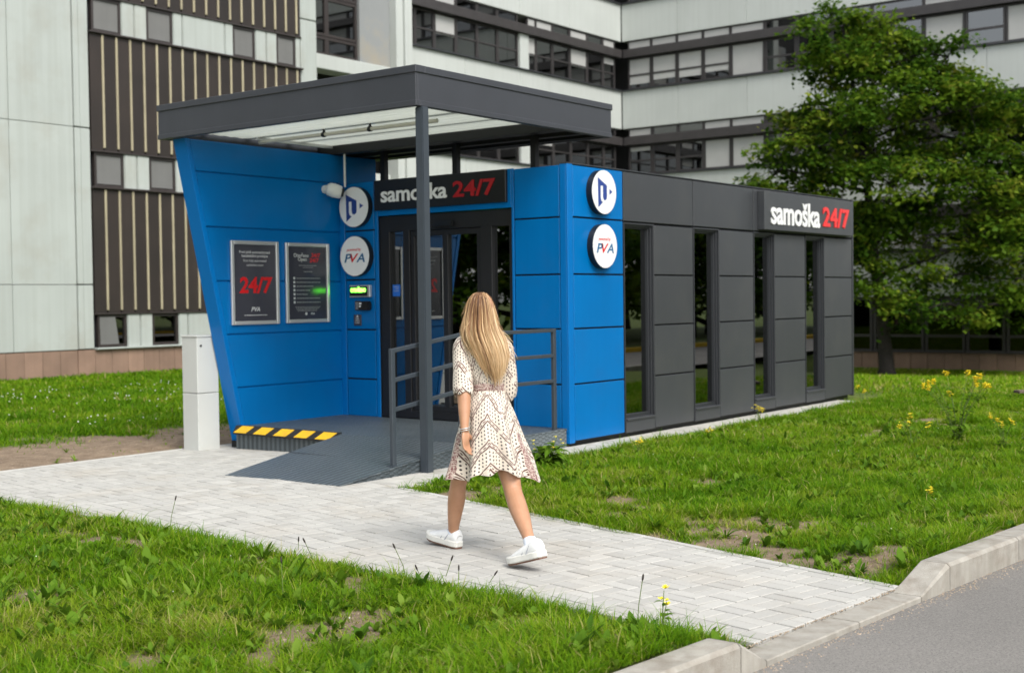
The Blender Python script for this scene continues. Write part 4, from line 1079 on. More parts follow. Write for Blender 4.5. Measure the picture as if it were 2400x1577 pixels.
def flower_plant(x, y, h, stems, spread, label, leaves=6, leaf=.07, fl=9, group=None):
    z = gzf(x, y); t = thing('flowering_weed', (x, y, z), label, 'plant', group)
    st = MB(); lf = MB(); pe = MB()
    for s in range(stems):
        a = random.uniform(0, 6.283); r = spread * math.sqrt(random.random()); hh = h * random.uniform(.6, 1.0)
        top_ = Vector((x + r*math.cos(a), y + r*math.sin(a), z + hh)); mid = Vector((x + .35*r*math.cos(a), y + .35*r*math.sin(a), z + hh*.55))
        st.tube([(x, y, z), mid, top_], [.004, .003, .002], 5)
        for k in range(leaves):
            u = random.uniform(.08, .8); p = Vector((x, y, z)).lerp(mid, u*2) if u < .5 else mid.lerp(top_, u*2-1)
            vs, fs = strip_leaf(tuple(p), random.uniform(0, 6.283), leaf*random.uniform(.6, 1.3)*(1.2-u*.6), leaf*.45*(1.2-u*.6), random.uniform(.1, .8), random.uniform(.3, .8), 3); lf.add(vs, fs)
        for k in range(fl):
            c = top_ + Vector((random.gauss(0, .012), random.gauss(0, .012), random.uniform(-.045, .015)))
            for q in range(4):
                b = q * 1.571 + random.random(); d = Vector((math.cos(b), math.sin(b), .6)); e = Vector((-math.sin(b), math.cos(b), 0))
                pe.add([c, c + d*.012 + e*.009, c + d*.019, c + d*.012 - e*.009], [(0,1,2,3)])
    st.build('stem', M['stem'], t); o = lf.build('leaf', M['weed'], t, smooth=True); tag(o, kind='stuff')
    at = o.data.attributes.new('tint', 'FLOAT', 'POINT'); at.data.foreach_set('value', rng.uniform(.2, .75, len(o.data.vertices)).astype(np.float32))
    if fl: tag(pe.build('flower', M['petaly'], t), kind='stuff')
flower_plant(2.34, -3.38, .85, 12, .36, 'tall yellow-flowered weed clump in the lawn right of the kiosk', 9, .10, 16)
flower_plant(2.05, -3.95, .38, 4, .16, 'short yellow-flowered weed near the right edge of the picture', 6, .08, 10)
flower_plant(1.95, -3.02, .36, 4, .2, 'yellow-flowered weed left of the tall flowering clump', 6, .08, 10)
flower_plant(6.03, -.80, .36, 2, .08, 'two-stemmed yellow flower at the far end of the slab strip', 4, .06, 12)
flower_plant(3.36, -.55, .26, 3, .08, 'small yellow flower by the third kiosk window', 4, .05, 9)
flower_plant(1.55, -.85, .14, 2, .06, 'low yellow flower in the grass below the second kiosk window', 4, .05, 9)
flower_plant(-.30, -1.05, .20, 2, .07, 'small yellow flower below the blue corner of the kiosk', 4, .05, 8)
flower_plant(-1.48, -4.39, .12, 2, .06, 'low yellow flower in the middle of the right lawn', 3, .04, 6)
flower_plant(-6.08, -4.76, .24, 2, .06, 'yellow-flowered weed beside the near dropped kerb', 6, .06, 3)
flower_plant(-5.76, -3.22, .09, 3, .05, 'tiny yellow flower among the plantain stalks by the path', 3, .04, 5)
flower_plant(-1.42, -.74, .30, 9, .20, 'leafy green weed clump at the corner of the lawn beside the platform', 10, .17, 1)
t = thing('plank', (9.4, -1.75, gzf(9.4, -1.75)), 'weathered brown plank lying in the grass behind the flowers', 'plank')
mb = MB(); mb.bar((8.9, -2.1, gzf(8.9, -2.1) + .10), (9.9, -2.9, gzf(9.9, -2.9) + .10), .16, .045); mb.build('board', pm('old_wood', (.13, .095, .075), .85, var=.3, vscale=12), t, bevel=.006)

# ------------------------------------------------------------------ trees
M['leaf'] = leafy('tree_leaf', [(0, (.018, .052, .005)), (.4, (.060, .130, .010)), (.7, (.130, .215, .016)), (.93, (.24, .30, .03)), (1, (.28, .28, .04))], .48, .55)
def make_tree(base, blobs, trunk_pts, trunk_r, rv, nv_, label, nleaf=140, per=20, lsize=.215, seed=3):
    rnd = random.Random(seed); g = np.random.default_rng(seed)
    base = Vector(base); rv = Vector(rv); nv_ = Vector(nv_)
    t = thing('tree', tuple(base), label, 'tree')
    mb = MB(); tp = [base + rv*a + nv_*b + Vector((0,0,c)) for a, b, c in trunk_pts]
    mb.tube(tp, trunk_r, 12, up=(.9,.1,.2)); nodes_ = [(p, r) for p, r in zip(tp, trunk_r) if p.z > base.z + 1.2]
    # finer nodes on the trunk
    nodes_ = [(tp[i].lerp(tp[i+1], k/4), trunk_r[i]*(1-k/4) + trunk_r[i+1]*k/4) for i in range(1, len(tp)-1) for k in range(4)]
    LV = []; LT = []
    for (a, b, c, r) in blobs:
        bc = base + rv*a + nv_*b + Vector((0,0,c))
        # limb from the trunk to the blob, starting lower down
        n0 = min(nodes_, key=lambda q: (q[0]-bc).length + 1.2*max(0, q[0].z - bc.z + .5*(bc-q[0]).length*.5))
        mid = n0[0].lerp(bc, .5) + Vector((0,0,.25*rnd.uniform(-.3, 1))); 
        mb.tube([n0[0], mid, bc], [min(.09, n0[1]*.6), .05, .025], 6, up=(.3,.9,.1)); nodes_.append((mid, .045)); nodes_.append((bc, .025))
        for k in range(max(3, int(per * r * r / 2.6))):
            th = rnd.uniform(0, 6.283); u = rnd.uniform(-1, 1); q = rnd.random() ** (1/3.0)
            s = Vector((math.cos(th)*math.sqrt(1-u*u), math.sin(th)*math.sqrt(1-u*u), u*.85)) * (r * q)
            sc_ = bc + s
            if sc_.z < base.z + .9: continue
            mb.tube([bc, bc.lerp(sc_, .6) + Vector((0,0,.08)), sc_], [.018, .012, .005], 4, cap=False, up=(.3,.9,.1))
            out = Vector((s.x, s.y, 0)); out = out.normalized() if out.length > .01 else Vector((1,0,0))
            n = int(nleaf * rnd.uniform(.6, 1.3)); tint0 = rnd.uniform(.22, .80); rad = rnd.uniform(.38, .72)
            # flattened, slightly drooping spray
            p = g.normal(0, 1, (n, 3)) * np.array([rad*.6, rad*.6, .13])
            droop = -.25 * (p[:, 0]**2 + p[:, 1]**2)
            pos = np.array(sc_) + p; pos[:, 2] += droop
            az = g.uniform(0, 6.283, n); tilt = g.normal(-.25, .45, n); ln = lsize * g.uniform(.6, 1.25, n); wd = ln * .62
            d = np.stack([np.cos(az)*np.cos(tilt), np.sin(az)*np.cos(tilt), np.sin(tilt)], 1)
            pr = np.stack([-np.sin(az), np.cos(az), g.normal(0, .35, n)], 1)
            v = np.stack([pos, pos + d*(ln*.45)[:, None] + pr*(wd/2)[:, None], pos + d*ln[:, None], pos + d*(ln*.45)[:, None] - pr*(wd/2)[:, None]], 1)
            LV.append(v.reshape(-1, 3)); ti = tint0 + g.normal(0, .13, n) + np.where(g.random(n) < .02, .2, 0); LT.append(np.repeat(ti, 4))
    mb.build('trunk', M['bark'], t, smooth=True)
    V = np.concatenate(LV) - np.array(base); F = np.arange(len(V)).reshape(-1, 4)
    me = bpy.data.meshes.new('crown'); np_mesh(me, V, F); at = me.attributes.new('tint', 'FLOAT', 'POINT'); at.data.foreach_set('value', np.clip(np.concatenate(LT), 0, 1).astype(np.float32))
    me.materials.append(M['leaf']); link('crown', me, t); return t
hv = Vector((fwd.x, fwd.y, 0)).normalized(); rvv = Vector((hv.y, -hv.x, 0))
BL = [(-1.1,0,9.7,1.3),(.5,.2,10.0,1.2),(1.9,-.4,10.0,1.0),(-1.3,.3,11.4,.9),(-2.0,-.6,10.4,1.2),(-.3,.6,10.6,1.2),(-2.2,.4,8.7,1.3),(-.2,-1,8.9,1.5),(1.6,.5,9.3,1.4),(3.3,0,9.0,1.3),(2.2,-1.4,8.2,1.4),(-1.7,-1.2,7.4,1.5),(.6,.8,7.4,1.8),(3.4,.7,7.4,1.6),(4.9,-.5,7.6,1.4),
      (-3.4,-.4,6.5,1.1),(-4.2,-.2,6.0,.75),(-2.2,.7,6.0,1.4),(-.2,-1.6,5.8,1.7),(2.1,-1.2,5.9,1.7),(4.4,.2,5.8,1.6),(6.0,0,6.3,1.4),(-1.6,-.5,4.5,1.2),(.6,1.0,4.6,1.5),(3.0,-1.3,4.2,1.5),(5.3,.6,4.3,1.5),(-.6,-1.0,3.2,1.0),(1.3,-.8,2.9,1.1),(3.4,.2,2.9,1.2),(5.2,-.6,2.8,1.1),(6.6,0,4.5,1.4),(-.8,-1.3,2.2,.8),(.7,-1.5,1.9,.8),(2.3,-1.0,1.9,.9),(-1.5,-1.0,3.7,1.0),(4.0,-.9,1.9,.9),(-2.6,-.9,5.0,1.0),(6.4,.3,7.6,1.3)]
TB = (29.368, 7.87, -.83)
tree0 = make_tree(TB, BL, [(0,0,-.3),(.0,0,.05),(-.12,0,1.6),(-.38,0,3.5),(-.5,.1,5.2),(-.7,.2,7.4),(-1.0,.3,9.4),(-1.3,.3,11.0)], [.36,.25,.20,.16,.14,.10,.06,.03], rvv, hv, 'broad leafy green tree rising behind the right end of the kiosk')
# trees across the road, behind the viewer: the kiosk windows mirror them
for i, (x, y, s, a) in enumerate(((8, -30, 1.25, 20), (15, -27, 1.1, 140), (22, -31, 1.35, 260), (29, -26, 1.15, 60), (36, -30, 1.3, 200), (1, -27, 1.1, 320), (44, -27, 1.2, 100), (18, -37, 1.5, 10), (30, -38, 1.5, 170), (8, -38, 1.5, 80), (-27, 6, 1.2, 33), (-28, 13, 1.3, 190), (-26, 20, 1.2, 75), (-29, 27, 1.35, 280), (-27, 35, 1.3, 120))):  # left-hand trees are unseen additions that darken the door's reflection
    o = tree0.copy(); COL.objects.link(o); o.location = (x, y, -.1); o.scale = (s, s, s); o.rotation_euler = (0, 0, R_(a)); o['label'] = 'leafy tree across the road, mirrored in the kiosk windows' if i < 10 else 'unseen leafy tree added beyond the left lawn to darken the door'; o['group'] = 'trees across the road' if i < 10 else 'added trees beyond the left lawn'
    for ch in tree0.children:
        c = ch.copy(); COL.objects.link(c); c.parent = o
# unseen shrub belts across the road and at the left, added to darken reflections
SB = [(-1.6,0,.8,.9),(-.5,.3,.9,1.0),(.6,-.3,.8,.9),(1.6,.2,.9,.9),(-1.1,0,1.9,.9),(.1,0,2.1,1.0),(1.2,0,1.9,.9),(-.4,.2,2.9,.7),(.7,-.1,2.9,.7)]
shrub0 = make_tree((-2, -17.5, -.1), SB, [(0,0,-.3),(0,0,.1),(.05,0,.8),(.1,0,1.6),(.1,0,2.4)], [.16,.12,.09,.06,.03], Vector((1,0,0)), Vector((0,1,0)), 'x', nleaf=120, per=14, lsize=.22, seed=9)
shrub0.name = 'shrub'; shrub0['category'] = 'shrub'
spots = [(-2 + 3.6*k, -17.5 - 1.2*(k % 2), 1.5 + .14*((k*7) % 5), 40*k) for k in range(15)] + [(-19 - 1.2*(k % 2), 4 + 3.4*k, 1.5 + .14*((k*5) % 4), 90 + 50*k) for k in range(9)]
for i, (x, y, s, a) in enumerate(spots):
    o = shrub0 if i == 0 else shrub0.copy()
    if i:
        COL.objects.link(o)
        for ch in shrub0.children:
            c = ch.copy(); COL.objects.link(c); c.parent = o
    o.location = (x, y, -.1); o.scale = (s, s, s); o.rotation_euler = (0, 0, R_(a))
    o['label'] = 'unseen green shrub added across the road to darken the window reflections' if i < 15 else 'unseen green shrub added beyond the left lawn to darken the door reflection'
    o['group'] = 'added shrubs across the road' if i < 15 else 'added shrubs beyond the left lawn'
# ------------------------------------------------------------------ the walking woman
WO = Vector((-5.05, -2.85, .012))
def W3(r, n, z): return WO + rvv * r + hv * n + Vector((0, 0, z))
person = thing('person', tuple(WO), 'woman with long blond hair and a cream patterned dress walking on the path', 'person')
def lerp_path(pts, sub=5):
    """Catmull-Rom through (r, n, z, radius) tuples"""
    P_ = [np.array(p, float) for p in pts]; out = []
    for i in range(len(P_) - 1):
        p0 = P_[max(i-1, 0)]; p1 = P_[i]; p2 = P_[i+1]; p3 = P_[min(i+2, len(P_)-1)]
        for k in range(sub):
            t = k / sub
            out.append(.5 * ((2*p1) + (-p0+p2)*t + (2*p0-5*p1+4*p2-p3)*t*t + (-p0+3*p1-3*p2+p3)*t**3))
    out.append(P_[-1]); return out
def limb(mb, pts, n=14, sub=5):
    q = lerp_path(pts, sub); mb.tube([W3(*p[:3]) for p in q], [max(.002, p[3]) for p in q], n)
def ball(mb, c, rad, ax=None, nu=14, nv=9):
    """ellipsoid; ax = three local axes as (r, n, z) vectors"""
    ax = ax or ((1,0,0),(0,1,0),(0,0,1)); vs = []; fs = []
    A = [Vector(a) for a in ax]; c = Vector(c)
    vs.append(c + A[2]*rad[2])
    for i in range(1, nv):
        th = math.pi * i / nv
        for k in range(nu):
            ph = 2*math.pi*k/nu
            vs.append(c + A[0]*(rad[0]*math.sin(th)*math.cos(ph)) + A[1]*(rad[1]*math.sin(th)*math.sin(ph)) + A[2]*(rad[2]*math.cos(th)))
    vs.append(c - A[2]*rad[2])
    for k in range(nu):
        fs.append((0, 1+k, 1+(k+1) % nu)); b = 1 + (nv-2)*nu; fs.append((len(vs)-1, b+(k+1) % nu, b+k))
    for i in range(nv-2):
        for k in range(nu):
            a = 1+i*nu; fs.append((a+k, a+nu+k, a+nu+(k+1) % nu, a+(k+1) % nu))
    mb.add([W3(*v) for v in vs], fs)
bd = MB()
# trunk
limb(bd, [(.035,0,.80,.10),(.035,0,.88,.128),(.035,0,.97,.108),(.035,0,1.06,.070),(.028,0,1.16,.086),(.015,0,1.26,.090),(.008,.0,1.335,.070),(.003,.005,1.375,.055),(.0,.012,1.42,.046),(0,.018,1.47,.047)], 18)
limb(bd, [(-.12,-.005,1.325,.045),(-.06,0,1.35,.052),(.01,0,1.355,.055),(.08,.005,1.345,.052),(.145,.01,1.31,.045)], 14)
# legs
limb(bd, [(-.045,.01,.86,.085),(-.085,.045,.70,.078),(-.135,.085,.54,.064),(-.155,.105,.455,.054),(-.166,.115,.40,.053),(-.176,.125,.32,.056),(-.19,.155,.22,.046),(-.20,.195,.13,.035),(-.20,.21,.085,.036),(-.20,.215,.05,.036)], 18)
limb(bd, [(.10,.0,.86,.088),(.125,-.025,.72,.083),(.158,-.075,.56,.074),(.178,-.115,.46,.060),(.19,-.145,.405,.056),(.213,-.225,.34,.058),(.24,-.32,.275,.052),(.268,-.425,.205,.038),(.282,-.475,.168,.035),(.29,-.495,.13,.036)], 18)
# left arm, hanging slightly back
limb(bd, [(-.125,-.005,1.32,.046),(-.122,-.02,1.22,.044),(-.113,-.065,1.10,.042),(-.110,-.095,1.03,.043),(-.109,-.112,.98,.042),(-.108,-.140,.90,.036),(-.107,-.165,.83,.027),(-.106,-.178,.79,.026)], 14)
# right arm, swung forward
limb(bd, [(.148,.012,1.30,.046),(.160,.03,1.20,.044),(.168,.045,1.08,.042),(.168,.055,1.02,.040),(.150,.12,.985,.038),(.120,.21,.96,.030),(.105,.26,.95,.024)], 14)
def hand(wrist, down, e, p, s=1.0):
    """palm, four fingers and a thumb; down = along the hand, e = towards the thumb, p = out of the palm"""
    w = Vector(wrist); d = Vector(down).normalized(); e = Vector(e).normalized(); p = Vector(p).normalized()
    ball(bd, w + d*.045*s, (.036*s, .016*s, .050*s), (e, p, -d), 12, 8)
    ball(bd, w + d*.030*s + e*.018*s + p*.006, (.018*s, .015*s, .035*s), (e, p, -d), 10, 7)
    for off, ln, r0, cv in ((.027, .074, .0086, .30), (.009, .082, .0088, .38), (-.010, .076, .0084, .46), (-.027, .060, .0076, .55)):
        b0 = w + d*(.080 - abs(off)*.25)*s + e*off*s; pts = [(*(b0 - d*.02), r0)]
        cur = b0.copy(); ang = .15
        for k in range(3):
            pts.append((*cur, r0 * (1 - .07*k)))
            dirv = d*math.cos(ang) + p*math.sin(ang) + e*off*1.5; cur = cur + dirv*(ln*s*(.42, .32, .26)[k]); ang += cv
        pts.append((*cur, r0*.62)); limb(bd, pts, 10, 4)
    b0 = w + d*.018*s + e*.026*s; t1 = b0 + (e*.55 + d*.75 + p*.25).normalized()*.038*s; t2 = t1 + (e*.15 + d*.95 + p*.35).normalized()*.030*s
    limb(bd, [(*(w + d*.01*s + e*.012*s), .012), (*b0, .0125), (*t1, .0102), (*t2, .0066)], 10, 4)
hand((-.106,-.178,.795), (.08,-.10,-1), (.55,.835,.05), (.835,-.55,0), 1.0)
hand((.105,.262,.95), (-.35,.9,-.12), (-.25,-.1,.95), (-.9,-.35,-.2), .98)
# head
hd = Vector((-.42, .907, 0)); hr = Vector((hd.y, -hd.x, 0)); hu = Vector((0,0,1)); HC = Vector((0, .02, 1.535))
ball(bd, HC + hd*-.012 + hu*.012, (.073, .088, .093), (hr, hd, hu), 20, 14)
ball(bd, HC + hd*.030 + hu*-.048, (.055, .058, .066), (hr, hd, hu), 16, 12)
ball(bd, HC + hd*.066 + hu*-.092, (.022, .020, .018), (hr, hd, hu), 10, 8)
ball(bd, HC + hd*.088 + hu*-.022, (.011, .014, .022), (hr, hd, hu), 10, 8)
ball(bd, HC + hd*.098 + hu*-.036, (.014, .011, .009), (hr, hd, hu), 10, 8)
ball(bd, HC + hd*.082 + hu*-.064, (.022, .009, .009), (hr, hd, hu), 10, 8)
for s in (-1, 1):
    ball(bd, HC + hr*(.073*s) + hd*-.005 + hu*-.015, (.009, .018, .030), (hr, hd, hu), 10, 8)
    ball(bd, HC + hr*(.034*s) + hd*.062 + hu*-.028, (.024, .020, .020), (hr, hd, hu), 10, 8)
def skin_mat():
    m, N, L, P = nodes('skin'); P.inputs['Roughness'].default_value = .5
    f = ramp(N, L, noise(N, L, 14, 5), [(.3, 0), (.7, 1)])
    L.new(mixc(N, L, f, (.42, .215, .120), (.49, .262, .155)), P.inputs['Base Color'])
    P.inputs['Subsurface Weight'].default_value = .12; P.inputs['Subsurface Radius'].default_value = (.02, .008, .004); P.inputs['Subsurface Scale'].default_value = .5
    return m
body = bd.build('body', None, person)
md = body.modifiers.new('r', 'REMESH'); md.mode = 'VOXEL'; md.voxel_size = .0042
ms = body.modifiers.new('s', 'SMOOTH'); ms.iterations = 7; ms.factor = .5
dg = bpy.context.evaluated_depsgraph_get(); dg.update()
me = bpy.data.meshes.new_from_object(body.evaluated_get(dg)); body.modifiers.clear(); body.data = me
me.materials.clear(); me.materials.append(skin_mat()); me.polygons.foreach_set('use_smooth', np.ones(len(me.polygons), bool))
eyem = pm('eye', (.75, .73, .70), .2); irm = pm('iris', (.03, .06, .09), .15); lipm = pm('lips', (.42, .12, .11), .45)
for s in (-1, 1):
    mb = MB(); 
    _keep = bd; ball(mb, HC + hr*(.034*s) + hd*.0735 + hu*-.003, (.0125, .0125, .0105), (hr, hd, hu), 12, 8); eye = mb.build('eye', eyem, person, smooth=True)
    mb = MB(); ball(mb, HC + hr*(.034*s) + hd*.0835 + hu*-.003, (.0055, .0035, .0055), (hr, hd, hu), 10, 6); mb.build('iris', irm, eye, smooth=True)
    mb = MB(); limb(mb, [(*(HC + hr*(.018*s) + hd*.088 + hu*.016), .003), (*(HC + hr*(.035*s) + hd*.083 + hu*.021), .0035), (*(HC + hr*(.052*s) + hd*.068 + hu*.015), .002)], 6, 3); mb.build('eyebrow', pm('brow', (.13, .075, .04), .8) if s < 0 else bpy.data.materials['brow'], person)
mb = MB(); ball(mb, HC + hd*.0905 + hu*-.066, (.020, .0045, .0065), (hr, hd, hu), 12, 6); mb.build('mouth', lipm, person, smooth=True)

# dress -------------------------------------------------------------
def mth(N, L, op, a, b=None):
    x = N.new('ShaderNodeMath'); x.operation = op
    for i, v in ((0, a), (1, b)):
        if v is None: continue
        if hasattr(v, 'is_output'): L.new(v, x.inputs[i])
        else: x.inputs[i].default_value = v
    return x.outputs[0]
def dress_mat(name, busy=False):
    m, N, L, P = nodes(name); P.inputs['Roughness'].default_value = .75; P.inputs['Sheen Weight'].default_value = .15
    uv = N.new('ShaderNodeUVMap'); uv.uv_map = 'UVMap'; sp = N.new('ShaderNodeSeparateXYZ'); L.new(uv.outputs[0], sp.inputs[0]); u, v = sp.outputs[0], sp.outputs[1]
    nz = noise(N, L, 9, 2, .5, uv.outputs[0]); wob = mth(N, L, 'MULTIPLY', mth(N, L, 'SUBTRACT', nz, .5), .06)
    tri = mth(N, L, 'PINGPONG', mth(N, L, 'ABSOLUTE', u), .115)
    w = mth(N, L, 'ADD', mth(N, L, 'ADD', v, mth(N, L, 'MULTIPLY', tri, 1.35)), wob)
    ph = mth(N, L, 'FRACT', mth(N, L, 'DIVIDE', mth(N, L, 'ADD', w, 5), .150))
    def near(c, h): return mth(N, L, 'LESS_THAN', mth(N, L, 'ABSOLUTE', mth(N, L, 'SUBTRACT', ph, c)), h)
    l1 = near(.08, .042); l2 = near(.30, .034)
    # short dashes between the two zig-zag lines
    du = mth(N, L, 'FRACT', mth(N, L, 'MULTIPLY', v, 38)); dash = mth(N, L, 'MULTIPLY', near(.19, .03), mth(N, L, 'LESS_THAN', du, .55))
    lines = mth(N, L, 'MAXIMUM', mth(N, L, 'MAXIMUM', l1, l2), dash); lines = mth(N, L, 'MULTIPLY', lines, mth(N, L, 'GREATER_THAN', noise(N, L, 16, 2, .5, uv.outputs[0]), .39))
    # dots on a half-drop grid
    a = mth(N, L, 'DIVIDE', mth(N, L, 'ADD', u, 10), .0185); row = mth(N, L, 'FLOOR', a)
    b = mth(N, L, 'ADD', mth(N, L, 'DIVIDE', mth(N, L, 'ADD', v, 5), .023), mth(N, L, 'MULTIPLY', mth(N, L, 'MODULO', row, 2), .5))
    da = mth(N, L, 'SUBTRACT', mth(N, L, 'FRACT', a), .5); db = mth(N, L, 'SUBTRACT', mth(N, L, 'FRACT', b), .5)
    dd = mth(N, L, 'SQRT', mth(N, L, 'ADD', mth(N, L, 'MULTIPLY', mth(N, L, 'MULTIPLY', da, da), 1.5), mth(N, L, 'MULTIPLY', db, db)))
    dots_ = mth(N, L, 'MULTIPLY', mth(N, L, 'LESS_THAN', dd, .26), mth(N, L, 'GREATER_THAN', ph, .40))
    c = mixc(N, L, dots_, (.78, .69, .59), (.028, .018, .018)); c = mixc(N, L, lines, c, (.13, .060, .048))
    f = ramp(N, L, noise(N, L, 120, 3, .6, uv.outputs[0], .8), [(.47, 0), (.53, 1)]); pais = mixc(N, L, f, (.62, .50, .43), (.21, .085, .08))
    if busy: c = pais
    else:
        side = mth(N, L, 'ABSOLUTE', mth(N, L, 'SUBTRACT', mth(N, L, 'FRACT', mth(N, L, 'DIVIDE', mth(N, L, 'ADD', mth(N, L, 'ADD', u, wob), 10.0), .63)), .5))
        uv2 = N.new('ShaderNodeUVMap'); uv2.uv_map = 'side'; s2 = N.new('ShaderNodeSeparateXYZ'); L.new(uv2.outputs[0], s2.inputs[0]); t2 = mth(N, L, 'ADD', s2.outputs[0], mth(N, L, 'MULTIPLY', wob, .5))
        sm = mth(N, L, 'MAXIMUM', mth(N, L, 'LESS_THAN', mth(N, L, 'ABSOLUTE', mth(N, L, 'SUBTRACT', t2, .945)), .018), mth(N, L, 'LESS_THAN', mth(N, L, 'ABSOLUTE', mth(N, L, 'SUBTRACT', t2, .565)), .020))
        sm = mth(N, L, 'MULTIPLY', sm, mth(N, L, 'LESS_THAN', s2.outputs[1], .78)); c = mixc(N, L, sm, c, pais)
    L.new(c, P.inputs['Base Color'])
    bp = N.new('ShaderNodeBump'); bp.inputs['Strength'].default_value = .25; bp.inputs['Distance'].default_value = .01
    L.new(noise(N, L, 22, 3, .5, uv.outputs[0]), bp.inputs['Height']); L.new(bp.outputs[0], P.inputs['Normal'])
    t = N.new('ShaderNodeBsdfTranslucent'); L.new(c, t.inputs[0]); mx = N.new('ShaderNodeMixShader'); mx.inputs[0].default_value = .18
    L.new(P.outputs[0], mx.inputs[1]); L.new(t.outputs[0], mx.inputs[2]); L.new(mx.outputs[0], N['Material Output'].inputs[0]); return m
dm, bm_ = dress_mat('dress_print'), dress_mat('belt_print', True)
def loft(name, rings, mat, parent, uvs, closed=True, thick=.0025, sub=1):
    """rings: list of lists of points; uvs same shape"""
    nr, nc = len(rings), len(rings[0]); org = Vector(wloc(parent)); me = bpy.data.meshes.new(name)
    vs = [tuple(Vector(p) - org) for r in rings for p in r]; fs = []; fu = []
    for i in range(nr-1):
        for k in range(nc if closed else nc-1):
            k2 = (k+1) % nc; fs.append((i*nc+k, i*nc+k2, (i+1)*nc+k2, (i+1)*nc+k))
            ua, ub = uvs[i][k], uvs[i][k2]; uc, ud = uvs[i+1][k2], uvs[i+1][k]
            if k2 == 0: ub = (ub[0] + uvs[i][-1][0] + (uvs[i][-1][0]-uvs[i][-2][0]) - ub[0], ub[1]); uc = (uvs[i+1][-1][0]*2 - uvs[i+1][-2][0], uc[1])
            fu += [ua, ub, uc, ud]
    me.from_pydata(vs, [], fs); l = me.uv_layers.new(name='UVMap'); l.data.foreach_set('uv', np.array(fu, np.float32).ravel())
    if name == 'dress':
        l2 = me.uv_layers.new(name='side'); l2.data.foreach_set('uv', np.array([(q/nc, zz_) for i in range(nr-1) for k in range(nc) for q, zz_ in ((k, uvs[i][0][1]), (k+1, uvs[i][0][1]), (k+1, uvs[i+1][0][1]), (k, uvs[i+1][0][1]))], np.float32).ravel())
    me.materials.append(mat); me.polygons.foreach_set('use_smooth', np.ones(len(me.polygons), bool))
    o = link(name, me, parent)
    if thick:
        s = o.modifiers.new('t', 'SOLIDIFY'); s.thickness = thick; s.offset = 0
    if sub:
        s = o.modifiers.new('s', 'SUBSURF'); s.levels = sub; s.render_levels = sub
    return o
SECT = [(1.388,.0,.008,.052,.050),(1.368,.004,.004,.092,.066),(1.345,.008,.0,.128,.080),(1.30,.012,0,.138,.092),(1.24,.016,-.002,.130,.100),(1.17,.024,-.002,.116,.098),(1.10,.031,0,.104,.088),(1.065,.035,0,.094,.080),(1.045,.036,0,.094,.081),
        (1.02,.036,0,.108,.098),(.96,.035,-.005,.133,.127),(.89,.034,-.01,.156,.155),(.81,.037,-.012,.172,.172),(.73,.043,-.015,.190,.186),(.65,.050,-.015,.208,.198),(.58,.052,-.012,.222,.208),(.535,.050,-.01,.230,.214),(.522,.050,-.01,.233,.216)]
NC = 96; rings = []; uvs = []
for zc, rc, nc_, a, b in SECT:
    k = max(0, (1.03 - zc) / .53); ring = []; uvr = []
    for i in range(NC):
        th = 2*math.pi*i/NC                                              # 0 = right, pi/2 = away from the camera, 3pi/2 = towards it
        fold = k**1.1 * (.030*math.sin(7*th + 1.2 + 1.1*k) + .022*math.sin(11*th + .4 - .8*k) + .014*math.sin(4*th + 2.2))
        small = .004*math.sin(17*th + zc*30) * (1 if zc < 1.04 else .6) * (1 if abs(zc-1.055) < .05 or zc < 1.03 else .3)
        r_ = rc + (a + fold + small)*math.cos(th); n_ = nc_ + (b + fold + small)*math.sin(th)
        tail = k**2 * (-.062*max(0, math.cos(th + .25))**6 - .050*max(0, math.cos(th - math.pi - .55))**5 + .022*max(0, math.cos(th - 5.05))**6 + .014*math.sin(9*th))
        r_ += k**2 * (.060*max(0, math.cos(th + .15))**8 - .050*max(0, math.cos(th - math.pi - .2))**8)
        if zc < .80:                                                     # the cloth rides over the thighs
            for zs_l, rs_l, ns_l, rad_l in (((.40,.46,.56,.72,.86), (.19,.178,.158,.125,.10), (-.145,-.115,-.075,-.025,0), (.058,.062,.076,.085,.09)), ((.40,.455,.54,.70,.86), (-.166,-.155,-.135,-.085,-.045), (.115,.105,.085,.045,.01), (.055,.056,.066,.08,.087))):
                zq = zc + tail; lr, ln_, lrad = np.interp(zq, zs_l, rs_l), np.interp(zq, zs_l, ns_l), np.interp(zq, zs_l, rad_l) + .016
                dx, dy = r_ - lr, n_ - ln_; dd_ = math.hypot(dx, dy)
                if dd_ < lrad:
                    ux, uy = math.cos(th), math.sin(th); bq = dx*ux + dy*uy; cq = dd_*dd_ - lrad*lrad; tq = -bq + math.sqrt(max(0, bq*bq - cq)); r_ += ux*tq; n_ += uy*tq
        ring.append(W3(r_, n_, zc + tail)); uvr.append(((th - 1.5*math.pi)*(.15 + .05*k), zc + .0*tail))
    rings.append(ring); uvs.append(uvr)
dress = loft('dress', rings, dm, person, uvs)
bz = [(1.075, .094, .080), (1.072, .102, .089), (1.055, .098, .085), (1.034, .102, .090), (1.03, .097, .084)]
loft('belt', [[W3(.0355 + (a+.004+.002*math.sin(13*t_))*math.cos(t_), (b+.004)*math.sin(t_), z + .004*math.sin(3*t_)) for t_ in [2*math.pi*i/64 for i in range(64)]] for z, a, b in bz], bm_, dress, [[(2*math.pi*i/64*.12, z) for i in range(64)] for z, a, b in bz])
